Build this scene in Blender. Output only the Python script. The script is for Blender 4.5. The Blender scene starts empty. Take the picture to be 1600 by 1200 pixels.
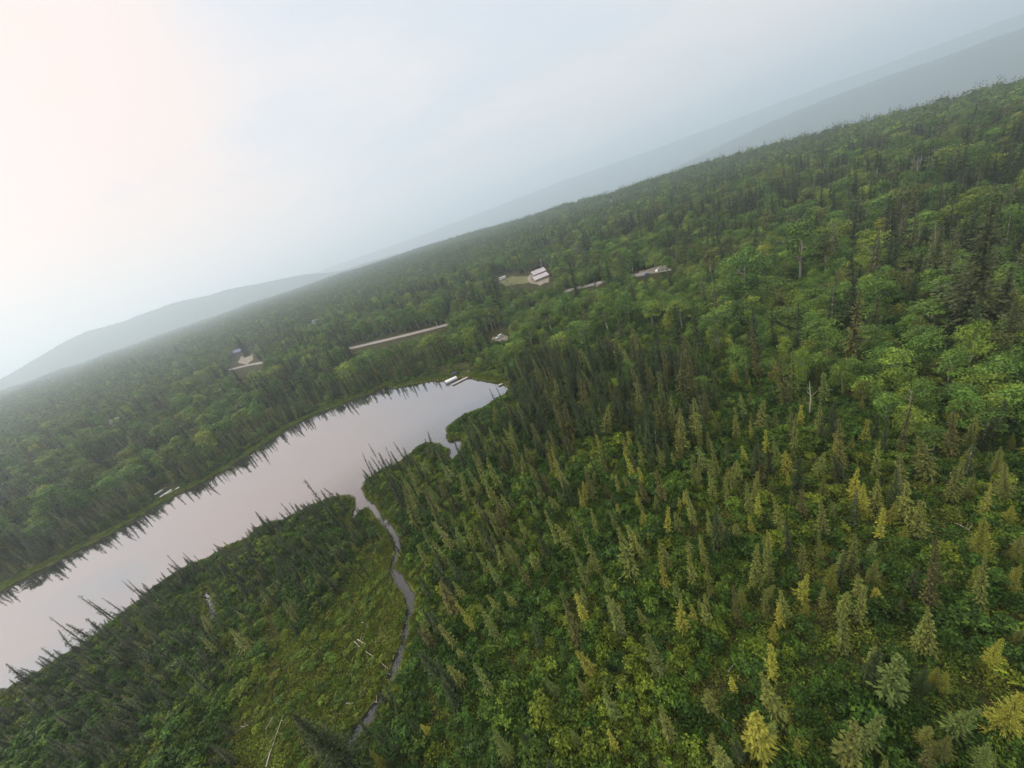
import bpy, math, random
import numpy as np
rng = np.random.default_rng(7)
random.seed(7)
SC = bpy.context.scene
HAZE_C, HAZE_D = (0.76, 0.89, 1.0, 1), 0.00032
# ------------------------------------------------------------------ camera
ROLL, PITCH, FPX, CAMZ = math.radians(20), math.radians(23.8), 567.0, 60.0
from mathutils import Matrix, Vector
_f = Vector((0, math.cos(PITCH), -math.sin(PITCH)))
_u0 = Vector((0, math.sin(PITCH), math.cos(PITCH)))
_r0 = Vector((1, 0, 0))
_r = _r0*math.cos(ROLL) - _u0*math.sin(ROLL)
_u = _r0*math.sin(ROLL) + _u0*math.cos(ROLL)
cam = bpy.data.cameras.new("camera"); camo = bpy.data.objects.new("camera", cam)
SC.collection.objects.link(camo); SC.camera = camo
cam.sensor_width = 36; cam.lens = 36*FPX/1600; cam.clip_start = 0.5; cam.clip_end = 40000
M = Matrix(((_r.x, _u.x, -_f.x, 0), (_r.y, _u.y, -_f.y, 0), (_r.z, _u.z, -_f.z, CAMZ), (0, 0, 0, 1)))
camo.matrix_world = M
# ------------------------------------------------------------------ render / colour
SC.view_settings.view_transform = 'Standard'; SC.view_settings.look = 'None'
SC.view_settings.exposure = 0.0; SC.view_settings.gamma = 1.0
SC.render.engine = 'CYCLES'
cy = SC.cycles
cy.max_bounces = 10; cy.diffuse_bounces = 2; cy.glossy_bounces = 3; cy.transmission_bounces = 2
cy.volume_bounces = 8; cy.transparent_max_bounces = 8
cy.use_denoising = True
try:
    cy.denoiser = 'OPENIMAGEDENOISE'; cy.denoising_prefilter = 'ACCURATE'
except Exception: pass
cy.sample_clamp_indirect = 4
# ------------------------------------------------------------------ world
W = bpy.data.worlds.new("World"); SC.world = W; W.use_nodes = True
nt = W.node_tree; nt.nodes.clear()
def N(tree, typ, **kw):
    n = tree.nodes.new(typ)
    for k, v in kw.items():
        if k.startswith('_'): setattr(n, k[1:], v)
        else: n.inputs[k].default_value = v
    return n
def mixc(tree, fac, a, b, blend='MIX'):
    n = tree.nodes.new('ShaderNodeMix'); n.data_type = 'RGBA'; n.blend_type = blend
    for sock, v in ((0, fac), (6, a), (7, b)):
        if isinstance(v, bpy.types.NodeSocket): tree.links.new(v, n.inputs[sock])
        elif sock == 0: n.inputs[0].default_value = v
        else: n.inputs[sock].default_value = (*v, 1) if len(v) == 3 else v
    return n.outputs[2]
def mapr(tree, v, a, b, c=0, d=1, smooth=False):
    n = tree.nodes.new('ShaderNodeMapRange'); n.clamp = True
    if smooth: n.interpolation_type = 'SMOOTHSTEP'
    tree.links.new(v, n.inputs[0])
    for i, q in zip((1, 2, 3, 4), (a, b, c, d)): n.inputs[i].default_value = q
    return n.outputs[0]
SUN_EL, SUN_BRG = math.radians(29), math.radians(-72)      # bearing from the +Y axis, negative is to the left
sky = nt.nodes.new('ShaderNodeTexSky'); sky.sky_type = 'NISHITA'; sky.sun_disc = False
sky.sun_elevation = SUN_EL; sky.sun_rotation = SUN_BRG; sky.air_density = 1.2; sky.dust_density = 4.0
tc = nt.nodes.new('ShaderNodeTexCoord')
nrm = nt.nodes.new('ShaderNodeVectorMath'); nrm.operation = 'NORMALIZE'; nt.links.new(tc.outputs['Generated'], nrm.inputs[0])
def dotdir(brg, el):
    b, e = math.radians(brg), math.radians(el)
    n = nt.nodes.new('ShaderNodeVectorMath'); n.operation = 'DOT_PRODUCT'
    nt.links.new(nrm.outputs[0], n.inputs[0])
    n.inputs[1].default_value = (math.sin(b)*math.cos(e), math.cos(b)*math.cos(e), math.sin(e))
    return n.outputs['Value']
sep = nt.nodes.new('ShaderNodeSeparateXYZ'); nt.links.new(nrm.outputs[0], sep.inputs[0])
SKY_R, SKY_L, SKY_TOP, SKY_B = (0.95, 0.87, 0.84), (1.06, 0.78, 0.67), (1.9, 1.8, 1.75), (0.56, 0.72, 0.86)
c = mixc(nt, mapr(nt, dotdir(-64, 9), 0.5, 1.0, smooth=True), SKY_R, SKY_L)
c = mixc(nt, mapr(nt, sep.outputs[2], 0.45, 0.95, smooth=True), c, SKY_TOP)
zz = nt.nodes.new('ShaderNodeMath'); zz.operation = 'ADD'; zz.inputs[1].default_value = 0.25; nt.links.new(sep.outputs[2], zz.inputs[0])
dv = nt.nodes.new('ShaderNodeVectorMath'); dv.operation = 'DIVIDE'; nt.links.new(nrm.outputs[0], dv.inputs[0])
cmb = nt.nodes.new('ShaderNodeCombineXYZ')
for i in range(3): nt.links.new(zz.outputs[0], cmb.inputs[i])
nt.links.new(cmb.outputs[0], dv.inputs[1])
mp = nt.nodes.new('ShaderNodeMapping'); mp.inputs['Scale'].default_value = (0.8, 1.5, 0.3); mp.inputs['Rotation'].default_value = (0, 0, 0.4)
mp.inputs['Location'].default_value = (1.7, 0.35, 0)
nt.links.new(dv.outputs[0], mp.inputs[0])
no = N(nt, 'ShaderNodeTexNoise', Scale=1.1, Detail=4.0, Roughness=0.5); nt.links.new(mp.outputs[0], no.inputs['Vector'])
up = mapr(nt, sep.outputs[2], 0.06, 0.35)
cf = nt.nodes.new('ShaderNodeMath'); cf.operation = 'MULTIPLY'
nt.links.new(mapr(nt, no.outputs[0], 0.50, 0.70, 0, 0.75, True), cf.inputs[0]); nt.links.new(up, cf.inputs[1])
c = mixc(nt, cf.outputs[0], c, SKY_B)
gp = nt.nodes.new('ShaderNodeMath'); gp.operation = 'MULTIPLY'      # thinner smoke straight ahead, where some blue shows
nt.links.new(mapr(nt, dotdir(2, 22), 0.90, 0.99, 0, 1, True), gp.inputs[0]); nt.links.new(mapr(nt, no.outputs[0], 0.34, 0.56, 0.25, 0.9, True), gp.inputs[1])
c = mixc(nt, gp.outputs[0], c, (0.72, 0.76, 0.83))
bigger = nt.nodes.new('ShaderNodeVectorMath'); bigger.operation = 'SCALE'; bigger.inputs['Scale'].default_value = 10.6
nt.links.new(c, bigger.inputs[0])
c = mixc(nt, 0.94, sky.outputs[0], bigger.outputs[0])
bg = nt.nodes.new('ShaderNodeBackground'); bg.inputs[1].default_value = 0.1; nt.links.new(c, bg.inputs[0])
wo = nt.nodes.new('ShaderNodeOutputWorld'); nt.links.new(bg.outputs[0], wo.inputs[0])
# ------------------------------------------------------------------ sun (dimmed by smoke)
sl = bpy.data.lights.new("sun", 'SUN'); sl.energy = 3.0; sl.angle = math.radians(11); sl.color = (1.0, 0.87, 0.72)
so = bpy.data.objects.new("sun", sl); SC.collection.objects.link(so)
sd = Vector((math.sin(SUN_BRG)*math.cos(SUN_EL), math.cos(SUN_BRG)*math.cos(SUN_EL), math.sin(SUN_EL)))
so.rotation_euler = sd.to_track_quat('Z', 'Y').to_euler()

# ------------------------------------------------------------------ geometry of the view (to survey where things stand)
cR, sR, cP, sP = math.cos(ROLL), math.sin(ROLL), math.cos(PITCH), math.sin(PITCH)
def ray(px, py):
    dx = (np.asarray(px, float)-800)/FPX; dy = (np.asarray(py, float)-600)/FPX
    dn = dx*sR+dy*cR; la = dx*cR-dy*sR
    return la, cP-dn*sP, -sP-dn*cP
def flat(px, py, z=0.0):
    a, b, c_ = ray(px, py); t = (z-CAMZ)/c_
    return a*t, b*t
def proj(x, y, z):
    vz = np.asarray(z, float)-CAMZ; y = np.asarray(y, float)
    fw = y*cP-vz*sP; dn = (-y*sP-vz*cP)
    fw = np.where(fw < 0.5, 0.5, fw)
    la = x/fw; dn = dn/fw
    return 800+FPX*(la*cR+dn*sR), 600+FPX*(dn*cR-la*sR), fw
def sm(a, b, v):
    t = np.clip((v-a)/(b-a), 0, 1); return t*t*(3-2*t)
def inpoly(px, py, poly):
    r = np.zeros(np.shape(px), bool); n = len(poly)
    for i in range(n):
        x0, y0 = poly[i]; x1, y1 = poly[(i+1) % n]
        if y0 == y1: continue
        cnd = ((y0 > py) != (y1 > py)) & (px < (x1-x0)*(py-y0)/(y1-y0)+x0)
        r ^= cnd
    return r
def wob(x, y, s, k=0.0):
    return (np.sin(x/s*1.3+y/s*0.7+k)+np.sin(x/s*0.6-y/s*1.7+2.1+k*1.7)+np.sin(x/s*2.3+y/s*2.1+4.0-k))/3.0
FAR_SHORE = [(-300, 1075), (-150, 1000), (0, 924), (54, 896), (104, 869), (167, 837), (233, 798), (267, 777), (317, 754), (392, 708), (450, 669), (500, 644),
             (537, 630), (575, 616), (605, 602), (612, 607), (650, 600), (675, 595), (695, 595), (732, 590), (750, 594), (785, 600)]
NEAR_SHORE = [(798, 607), (790, 617), (772, 628), (752, 640), (725, 650), (712, 660), (700, 668), (697, 673), (702, 690), (712, 688), (722, 684), (722, 694),
              (716, 712), (708, 720), (700, 712), (702, 703), (690, 698), (675, 692), (662, 695), (650, 700), (645, 708), (625, 722), (600, 735), (580, 747),
              (570, 755), (567, 765), (572, 775), (577, 783), (582, 790), (574, 795), (566, 798), (556, 808), (545, 822), (550, 808), (553, 795), (554, 785),
              (550, 777), (535, 776), (510, 780), (500, 785), (475, 798), (450, 812), (425, 817), (400, 828), (392, 840), (355, 855), (332, 872), (300, 882),
              (246, 917), (196, 958), (167, 985), (133, 1008), (75, 1042), (25, 1075), (0, 1085), (-100, 1140), (-250, 1230)]
LAKE = [tuple(map(float, flat(*p))) for p in FAR_SHORE+NEAR_SHORE]
CREEK_PX = [(578, 788, 7), (590, 805, 8), (603, 820, 9), (620, 840, 9), (622, 862, 7), (613, 888, 8), (626, 910, 14), (642, 932, 13), (643, 950, 10), (637, 970, 8),
            (634, 993, 8), (630, 1012, 7), (623, 1029, 12), (616, 1053, 11), (603, 1072, 6), (596, 1092, 7), (586, 1110, 12), (576, 1124, 14), (560, 1143, 12),
            (546, 1164, 10), (534, 1185, 9), (520, 1210, 9), (500, 1250, 9), (470, 1300, 9)]
BROOK = [(321, 922, 5), (323, 934, 6), (330, 948, 5), (336, 966, 5)]
POND = [(366, 862, 6), (376, 857, 7), (384, 852, 5)]
def caps(lst):
    out = []
    for q in lst:
        x, y = flat(q[0], q[1]); t = math.hypot(math.hypot(x, y), CAMZ)
        out.append((float(x), float(y), q[2]*0.5*t/FPX*0.95+0.12))
    return out
CAPS = [caps(CREEK_PX), caps(BROOK), caps(POND)]
_L = np.array(LAKE)
def shore(x, y):
    """signed distance to open water: negative over the lake, the creek and the pools"""
    x = np.asarray(x, float); y = np.asarray(y, float)
    best = np.full(x.shape, 1e9)
    for i in range(len(_L)):
        a = _L[i]; b = _L[(i+1) % len(_L)]; e = b-a; ll = float(e@e)
        t = np.clip(((x-a[0])*e[0]+(y-a[1])*e[1])/ll, 0, 1)
        best = np.minimum(best, (x-a[0]-t*e[0])**2+(y-a[1]-t*e[1])**2)
    d = np.sqrt(best)
    d = np.where(inpoly(x, y, LAKE), -d, d)
    for cs in CAPS:
        for (ax, ay, ar), (bx, by, br) in zip(cs[:-1], cs[1:]):
            ex, ey = bx-ax, by-ay; ll = ex*ex+ey*ey
            t = np.clip(((x-ax)*ex+(y-ay)*ey)/ll, 0, 1)
            d = np.minimum(d, np.hypot(x-ax-t*ex, y-ay-t*ey)-(ar+(br-ar)*t))
    return d
def shore_fast(x, y):
    x = np.asarray(x, float); y = np.asarray(y, float)
    near = (x > -420) & (x < 60) & (y > 5) & (y < 230)
    out = np.full(x.shape, 60.0)
    if near.any():
        d = shore(x[near], y[near]); out[near] = np.minimum(d, 60)
    return out
_TH = [-180, -62, -50, -30, -10, 8, 20, 26, 40, 57, 80, 180]
_RE = [3000, 3300, 3300, 3000, 2400, 1600, 1150, 1000, 860, 700, 650, 650]
_ZP = [80, 86, 86, 76, 50, 19, 15, 13, 9, 1, 2, 10]
def height(x, y, d=None):
    x = np.asarray(x, float); y = np.asarray(y, float)
    r = np.hypot(x, y); th = np.degrees(np.arctan2(x, y))
    if d is None: d = shore_fast(x, y)
    Re = np.interp(th, _TH, _RE); zp = np.interp(th, _TH, _ZP)
    base = 0.42+0.12*wob(x, y, 2.3)+0.10*wob(x, y, 7, 1)
    k = np.clip((r-330)/(Re-330), 0, 1)
    hill = 2.6*sm(215, 330, r)+(zp-2.6)*k + (1.2+3.5*k)*sm(330, 700, r)*wob(x, y, 110, 2)
    east = sm(0, 1, (x-70)/60)*sm(20, 80, y)*1.5
    drop = -np.minimum(np.maximum(r-Re, 0)*np.where(th > 0, 0.16, 0.05), 170)
    land = base+hill+east+drop
    edge = np.clip(d/0.45, 0, 1)
    dry = 0.03+(land-0.03)*edge
    wet = np.clip(d*0.8-0.05, -1.5, -0.02)
    return np.where(d > 0, dry, wet)
def ground(px, py):
    """where the sight line through a spot of the photograph meets the terrain"""
    a, b, c_ = [float(v) for v in ray(px, py)]
    ts = np.geomspace(20, 6000, 400)
    hit = np.nonzero(CAMZ+c_*ts < height(a*ts, b*ts))[0]
    lo, hi = (ts[max(hit[0]-1, 0)], ts[hit[0]]) if len(hit) else (5990.0, 6000.0)
    for _ in range(3):
        ts = np.linspace(lo, hi, 14); hit = np.nonzero(CAMZ+c_*ts < height(a*ts, b*ts))[0]
        if len(hit): lo, hi = ts[max(hit[0]-1, 0)], ts[hit[0]]
    t = hi
    return a*t, b*t, float(height(np.array([a*t]), np.array([b*t]))[0])

# ------------------------------------------------------------------ object helpers
COL = SC.collection
def link(o): COL.objects.link(o); return o
def tag(o, label=None, cat=None, group=None, kind=None):
    if label: o['label'] = label
    if cat: o['category'] = cat
    if group: o['group'] = group
    if kind: o['kind'] = kind
    return o
def empty(name, loc, rz=0.0, scale=(1, 1, 1)):
    o = bpy.data.objects.new(name, None); o.empty_display_size = 0.5
    o.location = loc; o.rotation_euler = (0, 0, rz); o.scale = scale
    return link(o)
def npmesh(name, V, Fq, mats, mi=None, val=None, smooth=False):
    """fast mesh from arrays. Fq: list of face arrays (all quads, or all triangles)"""
    me = bpy.data.meshes.new(name)
    V = np.asarray(V, np.float32); Fq = np.asarray(Fq, np.int32); k = Fq.shape[1]; n = len(Fq)
    me.vertices.add(len(V)); me.vertices.foreach_set('co', V.ravel())
    me.loops.add(n*k); me.loops.foreach_set('vertex_index', Fq.ravel())
    me.polygons.add(n); me.polygons.foreach_set('loop_start', np.arange(0, n*k, k, dtype=np.int32))
    try: me.polygons.foreach_set('loop_total', np.full(n, k, np.int32))
    except Exception: pass
    for m in mats: me.materials.append(m)
    if mi is not None: me.polygons.foreach_set('material_index', np.asarray(mi, np.int32))
    if smooth: me.polygons.foreach_set('use_smooth', np.ones(n, bool))
    if val is not None:
        a = me.attributes.new('v', 'FLOAT', 'FACE'); a.data.foreach_set('value', np.asarray(val, np.float32))
    me.update(calc_edges=True); me.validate()
    return me
def meshobj(name, V, Fs, mat, parent=None, loc=None):
    me = bpy.data.meshes.new(name); me.from_pydata([tuple(v) for v in V], [], [tuple(f) for f in Fs])
    me.materials.append(mat); me.update()
    o = bpy.data.objects.new(name, me)
    if parent: o.parent = parent
    if loc: o.location = loc
    return link(o)
class MB:
    def __init__(s): s.V = []; s.F = []
    def poly(s, pts, faces):
        n = len(s.V); s.V += [tuple(p) for p in pts]; s.F += [tuple(i+n for i in f) for f in faces]; return s
    def box(s, c, d, rz=0.0, taper=1.0):
        x, y, z = c; a, b, h = d[0]/2, d[1]/2, d[2]/2; p = []
        for k, q in ((-1, 1.0), (1, taper)):
            for sx, sy in ((-1, -1), (1, -1), (1, 1), (-1, 1)):
                u, v = sx*a*q, sy*b*q
                p.append((x+u*math.cos(rz)-v*math.sin(rz), y+u*math.sin(rz)+v*math.cos(rz), z+k*h))
        return s.poly(p, [(0, 3, 2, 1), (4, 5, 6, 7), (0, 1, 5, 4), (1, 2, 6, 5), (2, 3, 7, 6), (3, 0, 4, 7)])
    def tube(s, pts, rads, n=6):
        base = len(s.V); pts = [Vector(p) for p in pts]
        for i, p in enumerate(pts):
            t = (pts[min(i+1, len(pts)-1)]-pts[max(i-1, 0)]).normalized()
            a = t.orthogonal().normalized(); b = t.cross(a)
            for k in range(n):
                w = 2*math.pi*k/n; s.V.append(tuple(p+(a*math.cos(w)+b*math.sin(w))*rads[i]))
        for i in range(len(pts)-1):
            for k in range(n):
                k2 = (k+1) % n
                s.F.append((base+i*n+k, base+i*n+k2, base+(i+1)*n+k2, base+(i+1)*n+k))
        s.F.append(tuple(base+(len(pts)-1)*n+k for k in range(n))); s.F.append(tuple(base+k for k in reversed(range(n))))
        return s
    def make(s, name, mat, parent=None, loc=None): return meshobj(name, s.V, s.F, mat, parent, loc)

# ------------------------------------------------------------------ materials
def newmat(name):
    m = bpy.data.materials.new(name); m.use_nodes = True; m.node_tree.nodes.clear()
    o = m.node_tree.nodes.new('ShaderNodeOutputMaterial'); return m, m.node_tree, o
def plain(name, col, rough=0.7, col2=None, scale=3.0, metal=0.0, bump=0.0):
    m, t, o = newmat(name)
    p = N(t, 'ShaderNodeBsdfPrincipled', Roughness=rough, Metallic=metal)
    if col2 is None: col2 = tuple(q*0.7 for q in col)
    g = t.nodes.new('ShaderNodeNewGeometry')
    n = N(t, 'ShaderNodeTexNoise', Scale=scale, Detail=5.0, Roughness=0.6); t.links.new(g.outputs['Position'], n.inputs['Vector'])
    t.links.new(mixc(t, mapr(t, n.outputs[0], 0.35, 0.65), col, col2), p.inputs['Base Color'])
    if bump:
        b = N(t, 'ShaderNodeBump', Strength=bump, Distance=0.2); t.links.new(n.outputs[0], b.inputs['Height']); t.links.new(b.outputs[0], p.inputs['Normal'])
    t.links.new(p.outputs[0], o.inputs[0]); return m
def leafmat(name, dark, light, trans=0.22, rnd=0.30):
    """foliage: each leaf clump and each plant has its own tint between two greens"""
    m, t, o = newmat(name)
    at = t.nodes.new('ShaderNodeAttribute'); at.attribute_name = 'v'
    oi = t.nodes.new('ShaderNodeObjectInfo')
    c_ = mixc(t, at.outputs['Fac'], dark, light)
    hsv = t.nodes.new('ShaderNodeHueSaturation')
    t.links.new(mapr(t, oi.outputs['Random'], 0, 1, 0.488, 0.508), hsv.inputs['Hue'])
    mul = t.nodes.new('ShaderNodeMath'); mul.operation = 'MULTIPLY'; mul.inputs[1].default_value = 7.31; t.links.new(oi.outputs['Random'], mul.inputs[0])
    fr = t.nodes.new('ShaderNodeMath'); fr.operation = 'FRACT'; t.links.new(mul.outputs[0], fr.inputs[0])
    t.links.new(mapr(t, fr.outputs[0], 0, 1, 1-rnd, 1+rnd), hsv.inputs['Value'])
    t.links.new(c_, hsv.inputs['Color'])
    d = N(t, 'ShaderNodeBsdfPrincipled', Roughness=0.62); d.inputs['Specular IOR Level'].default_value = 0.25
    t.links.new(hsv.outputs[0], d.inputs['Base Color'])
    tr = t.nodes.new('ShaderNodeBsdfTranslucent'); t.links.new(hsv.outputs[0], tr.inputs['Color'])
    mx = t.nodes.new('ShaderNodeMixShader'); mx.inputs[0].default_value = trans
    t.links.new(d.outputs[0], mx.inputs[1]); t.links.new(tr.outputs[0], mx.inputs[2]); t.links.new(mx.outputs[0], o.inputs[0])
    return m
LM = dict(
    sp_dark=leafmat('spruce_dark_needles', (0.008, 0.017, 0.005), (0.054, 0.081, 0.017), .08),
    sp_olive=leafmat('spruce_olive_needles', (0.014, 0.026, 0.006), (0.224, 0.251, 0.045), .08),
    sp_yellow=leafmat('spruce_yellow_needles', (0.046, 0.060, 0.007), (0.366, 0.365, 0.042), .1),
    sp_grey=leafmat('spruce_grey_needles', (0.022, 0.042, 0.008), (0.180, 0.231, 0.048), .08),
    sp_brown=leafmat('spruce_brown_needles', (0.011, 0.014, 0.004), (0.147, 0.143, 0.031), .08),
    br_green=leafmat('broadleaf_green_leaves', (0.033, 0.084, 0.014), (0.157, 0.265, 0.036), 0.16),
    br_bright=leafmat('broadleaf_bright_leaves', (0.068, 0.125, 0.015), (0.271, 0.371, 0.045), 0.18),
    br_yellow=leafmat('broadleaf_yellow_leaves', (0.109, 0.148, 0.017), (0.373, 0.412, 0.052), 0.18),
    br_dull=leafmat('broadleaf_dull_leaves', (0.050, 0.072, 0.015), (0.175, 0.199, 0.036), 0.14),
    sh_deep=leafmat('shrub_deep_leaves', (0.012, 0.038, 0.005), (0.087, 0.173, 0.015), 0.14),
    sh_mid=leafmat('shrub_mid_leaves', (0.022, 0.054, 0.005), (0.148, 0.239, 0.020), 0.14),
    sh_lime=leafmat('shrub_lime_leaves', (0.043, 0.076, 0.005), (0.236, 0.298, 0.023), 0.14),
    sh_sedge=leafmat('shrub_sedge_leaves', (0.037, 0.052, 0.005), (0.197, 0.210, 0.022), 0.12),
)
BARK_D = plain('dark_bark', (0.055, 0.045, 0.035), 0.9, (0.03, 0.025, 0.02), 5)
BARK_P = plain('pale_bark', (0.48, 0.44, 0.36), 0.8, (0.25, 0.22, 0.17), 2.5)
DEADWOOD = plain('bleached_wood', (0.50, 0.45, 0.36), 0.8, (0.30, 0.26, 0.20), 4)
# ------------------------------------------------------------------ terrain sheet
def axis(segs, grow, far):
    v = []
    for a, b, s in segs: v += list(np.arange(a, b, s))
    v.append(segs[-1][1])
    lo, hi = v[0], v[-1]; s = segs[0][2]; p = lo; left = []
    while p > -far: s *= grow; p -= s; left.append(p)
    s = segs[-1][2]; p = hi; right = []
    while p < far: s *= grow; p += s; right.append(p)
    return np.array(left[::-1]+v+right)
xs = axis([(-215, -62, 1.3), (-62, -20, 0.5), (-20, 60, 1.2)], 1.055, 13000)
ys = axis([(-10, 25, 2.0), (25, 104, 0.5), (104, 175, 1.1)], 1.055, 13000)
X, Y = np.meshgrid(xs, ys); sh_ = X.shape
Xf, Yf = X.ravel(), Y.ravel()
D0 = shore_fast(Xf, Yf)
Dj = np.where(D0 < 59, D0+0.30*wob(Xf, Yf, 0.9)*(np.abs(D0) < 6)+0.5*wob(Xf, Yf, 3.1, 3)*sm(0, 1, np.clip((np.abs(Xf+100)-20)/60, 0, 1))*(np.abs(D0) < 6), D0)
Z = height(Xf, Yf, Dj)
nx, ny = sh_[1], sh_[0]
ii = (np.arange(ny-1)[:, None]*nx+np.arange(nx-1)[None, :]).ravel()
Fq = np.stack([ii, ii+1, ii+1+nx, ii+nx], 1)
m, t, o = newmat('ground_material')
g = t.nodes.new('ShaderNodeNewGeometry')
n1 = N(t, 'ShaderNodeTexNoise', Scale=0.16, Detail=6.0, Roughness=0.65); t.links.new(g.outputs['Position'], n1.inputs['Vector'])
n2 = N(t, 'ShaderNodeTexNoise', Scale=1.7, Detail=6.0, Roughness=0.7); t.links.new(g.outputs['Position'], n2.inputs['Vector'])
n3 = N(t, 'ShaderNodeTexNoise', Scale=0.55, Detail=4.0, Roughness=0.6); t.links.new(g.outputs['Position'], n3.inputs['Vector'])
c_ = mixc(t, mapr(t, n1.outputs[0], 0.40, 0.62), (0.040, 0.038, 0.010), (0.020, 0.030, 0.007))
c_ = mixc(t, mapr(t, n3.outputs[0], 0.52, 0.68), c_, (0.060, 0.042, 0.018))
c_ = mixc(t, mapr(t, n2.outputs[0], 0.45, 0.70), c_, (0.075, 0.070, 0.018))
a1 = t.nodes.new('ShaderNodeAttribute'); a1.attribute_name = 'bank'
c2 = mixc(t, mapr(t, n2.outputs[0], 0.35, 0.7), (0.085, 0.105, 0.018), (0.150, 0.150, 0.035))
c_ = mixc(t, mapr(t, a1.outputs['Fac'], 5.5, 1.8), c_, c2)
c_ = mixc(t, mapr(t, a1.outputs['Fac'], 0.28, 0.05), c_, (0.016, 0.012, 0.008))
p = N(t, 'ShaderNodeBsdfPrincipled', Roughness=0.95); p.inputs['Specular IOR Level'].default_value = 0.1
t.links.new(c_, p.inputs['Base Color'])
b = N(t, 'ShaderNodeBump', Strength=0.6, Distance=0.3); t.links.new(n2.outputs[0], b.inputs['Height']); t.links.new(b.outputs[0], p.inputs['Normal'])
t.links.new(p.outputs[0], o.inputs[0]); GROUND_M = m
me = npmesh('ground', np.stack([Xf, Yf, Z], 1), Fq, [GROUND_M], smooth=True)
at = me.attributes.new('bank', 'FLOAT', 'POINT'); at.data.foreach_set('value', Dj.astype(np.float32))
tag(link(bpy.data.objects.new('ground', me)), kind='structure')
# ------------------------------------------------------------------ water
m, t, o = newmat('still_water')
lw = t.nodes.new('ShaderNodeLayerWeight'); lw.inputs[0].default_value = 0.5
cr = t.nodes.new('ShaderNodeValToRGB'); t.links.new(lw.outputs['Facing'], cr.inputs[0])
els = cr.color_ramp.elements
els[0].position = 0; els[0].color = (0.03,)*3+(1,)
els[1].position = 1; els[1].color = (0.95,)*3+(1,)
for p_, v_ in ((0.31, 0.07), (0.40, 0.11), (0.50, 0.26), (0.60, 0.47), (0.75, 0.54)):
    e = els.new(p_); e.color = (v_,)*3+(1,)
gl = N(t, 'ShaderNodeBsdfGlossy', Roughness=0.015); gl.inputs['Color'].default_value = (0.96, 0.935, 0.95, 1)
g = t.nodes.new('ShaderNodeNewGeometry')
nn = N(t, 'ShaderNodeTexNoise', Scale=1.1, Detail=3.0); t.links.new(g.outputs['Position'], nn.inputs['Vector'])
b = N(t, 'ShaderNodeBump', Strength=0.05, Distance=0.05); t.links.new(nn.outputs[0], b.inputs['Height']); t.links.new(b.outputs[0], gl.inputs['Normal'])
df = N(t, 'ShaderNodeBsdfDiffuse'); df.inputs['Color'].default_value = (0.022, 0.024, 0.022, 1)
mx = t.nodes.new('ShaderNodeMixShader'); t.links.new(cr.outputs[0], mx.inputs[0]); t.links.new(df.outputs[0], mx.inputs[1]); t.links.new(gl.outputs[0], mx.inputs[2])
t.links.new(mx.outputs[0], o.inputs[0])
tag(meshobj('lake_water', [(-600, 0, 0), (45, 0, 0), (45, 225, 0), (-600, 225, 0)], [(0, 1, 2, 3)], m), kind='structure')
# ------------------------------------------------------------------ far hills: forested ridges with real depth
def far_forest_mat(name, ca, cb):
    m, t, o = newmat(name)
    g = t.nodes.new('ShaderNodeNewGeometry')
    n = N(t, 'ShaderNodeTexNoise', Scale=0.012, Detail=8.0, Roughness=0.7); t.links.new(g.outputs['Position'], n.inputs['Vector'])
    p = N(t, 'ShaderNodeBsdfDiffuse'); t.links.new(mixc(t, mapr(t, n.outputs[0], 0.4, 0.6), ca, cb), p.inputs[0])
    t.links.new(p.outputs[0], o.inputs[0]); return m
HILLM = far_forest_mat('distant_forest', (0.020, 0.040, 0.022), (0.040, 0.065, 0.030))
def ridge(name, prof, R, depth, zb, rough):
    br, tn = [], []
    for px, py in prof:
        a, b_, c_ = [float(v) for v in ray(px, py)]
        br.append(math.degrees(math.atan2(a, b_))); tn.append(c_/math.hypot(a, b_))
    th = np.linspace(br[0], br[-1], 520); tt = np.interp(th, br, tn)
    ker = np.hanning(25); ker /= ker.sum(); tt = np.convolve(np.pad(tt, 12, mode='edge'), ker, 'valid')
    s = np.linspace(-1, 1, 25); V = []
    r2 = np.random.default_rng(len(name))
    for q in s:
        rr = R+q*depth
        top = CAMZ+tt*R
        z = zb+(top-zb)*(1-abs(q)**1.6)
        x, y = rr*np.sin(np.radians(th)), rr*np.cos(np.radians(th))
        z = z+rough*(1-abs(q))*r2.normal(0, 0.35, len(th))+(1-abs(q))*rough*2.0*wob(x, y, 160, 2)*(abs(q) > 0.03)
        V.append(np.stack([x, y, z], 1))
    V = np.concatenate(V); n = len(th)
    ii = (np.arange(len(s)-1)[:, None]*n+np.arange(n-1)[None, :]).ravel()
    me = npmesh(name, V, np.stack([ii, ii+1, ii+1+n, ii+n], 1), [HILLM])
    tag(link(bpy.data.objects.new(name, me)), kind='structure')
ridge('hill', [(-520, 810), (-300, 735), (-100, 645), (0, 593), (67, 554), (100, 534), (133, 519), (200, 500), (233, 487), (283, 470), (333, 460), (350, 453), (400, 444), (467, 430), (530, 424), (620, 396)], 5200, 1000, -20, 6)
ridge('hill', [(420, 462), (500, 423), (600, 388), (700, 352), (800, 313), (900, 275), (1000, 241), (1100, 204), (1300, 130), (1450, 76), (1600, 20), (1800, -62), (2000, -130), (2300, -230)], 8800, 1300, -170, 7)
ridge('hill', [(860, 352), (1000, 290), (1100, 240), (1200, 192), (1300, 151), (1400, 115), (1500, 80), (1600, 44), (1800, -30), (2000, -100), (2300, -190)], 5600, 1300, -180, 6)
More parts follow.
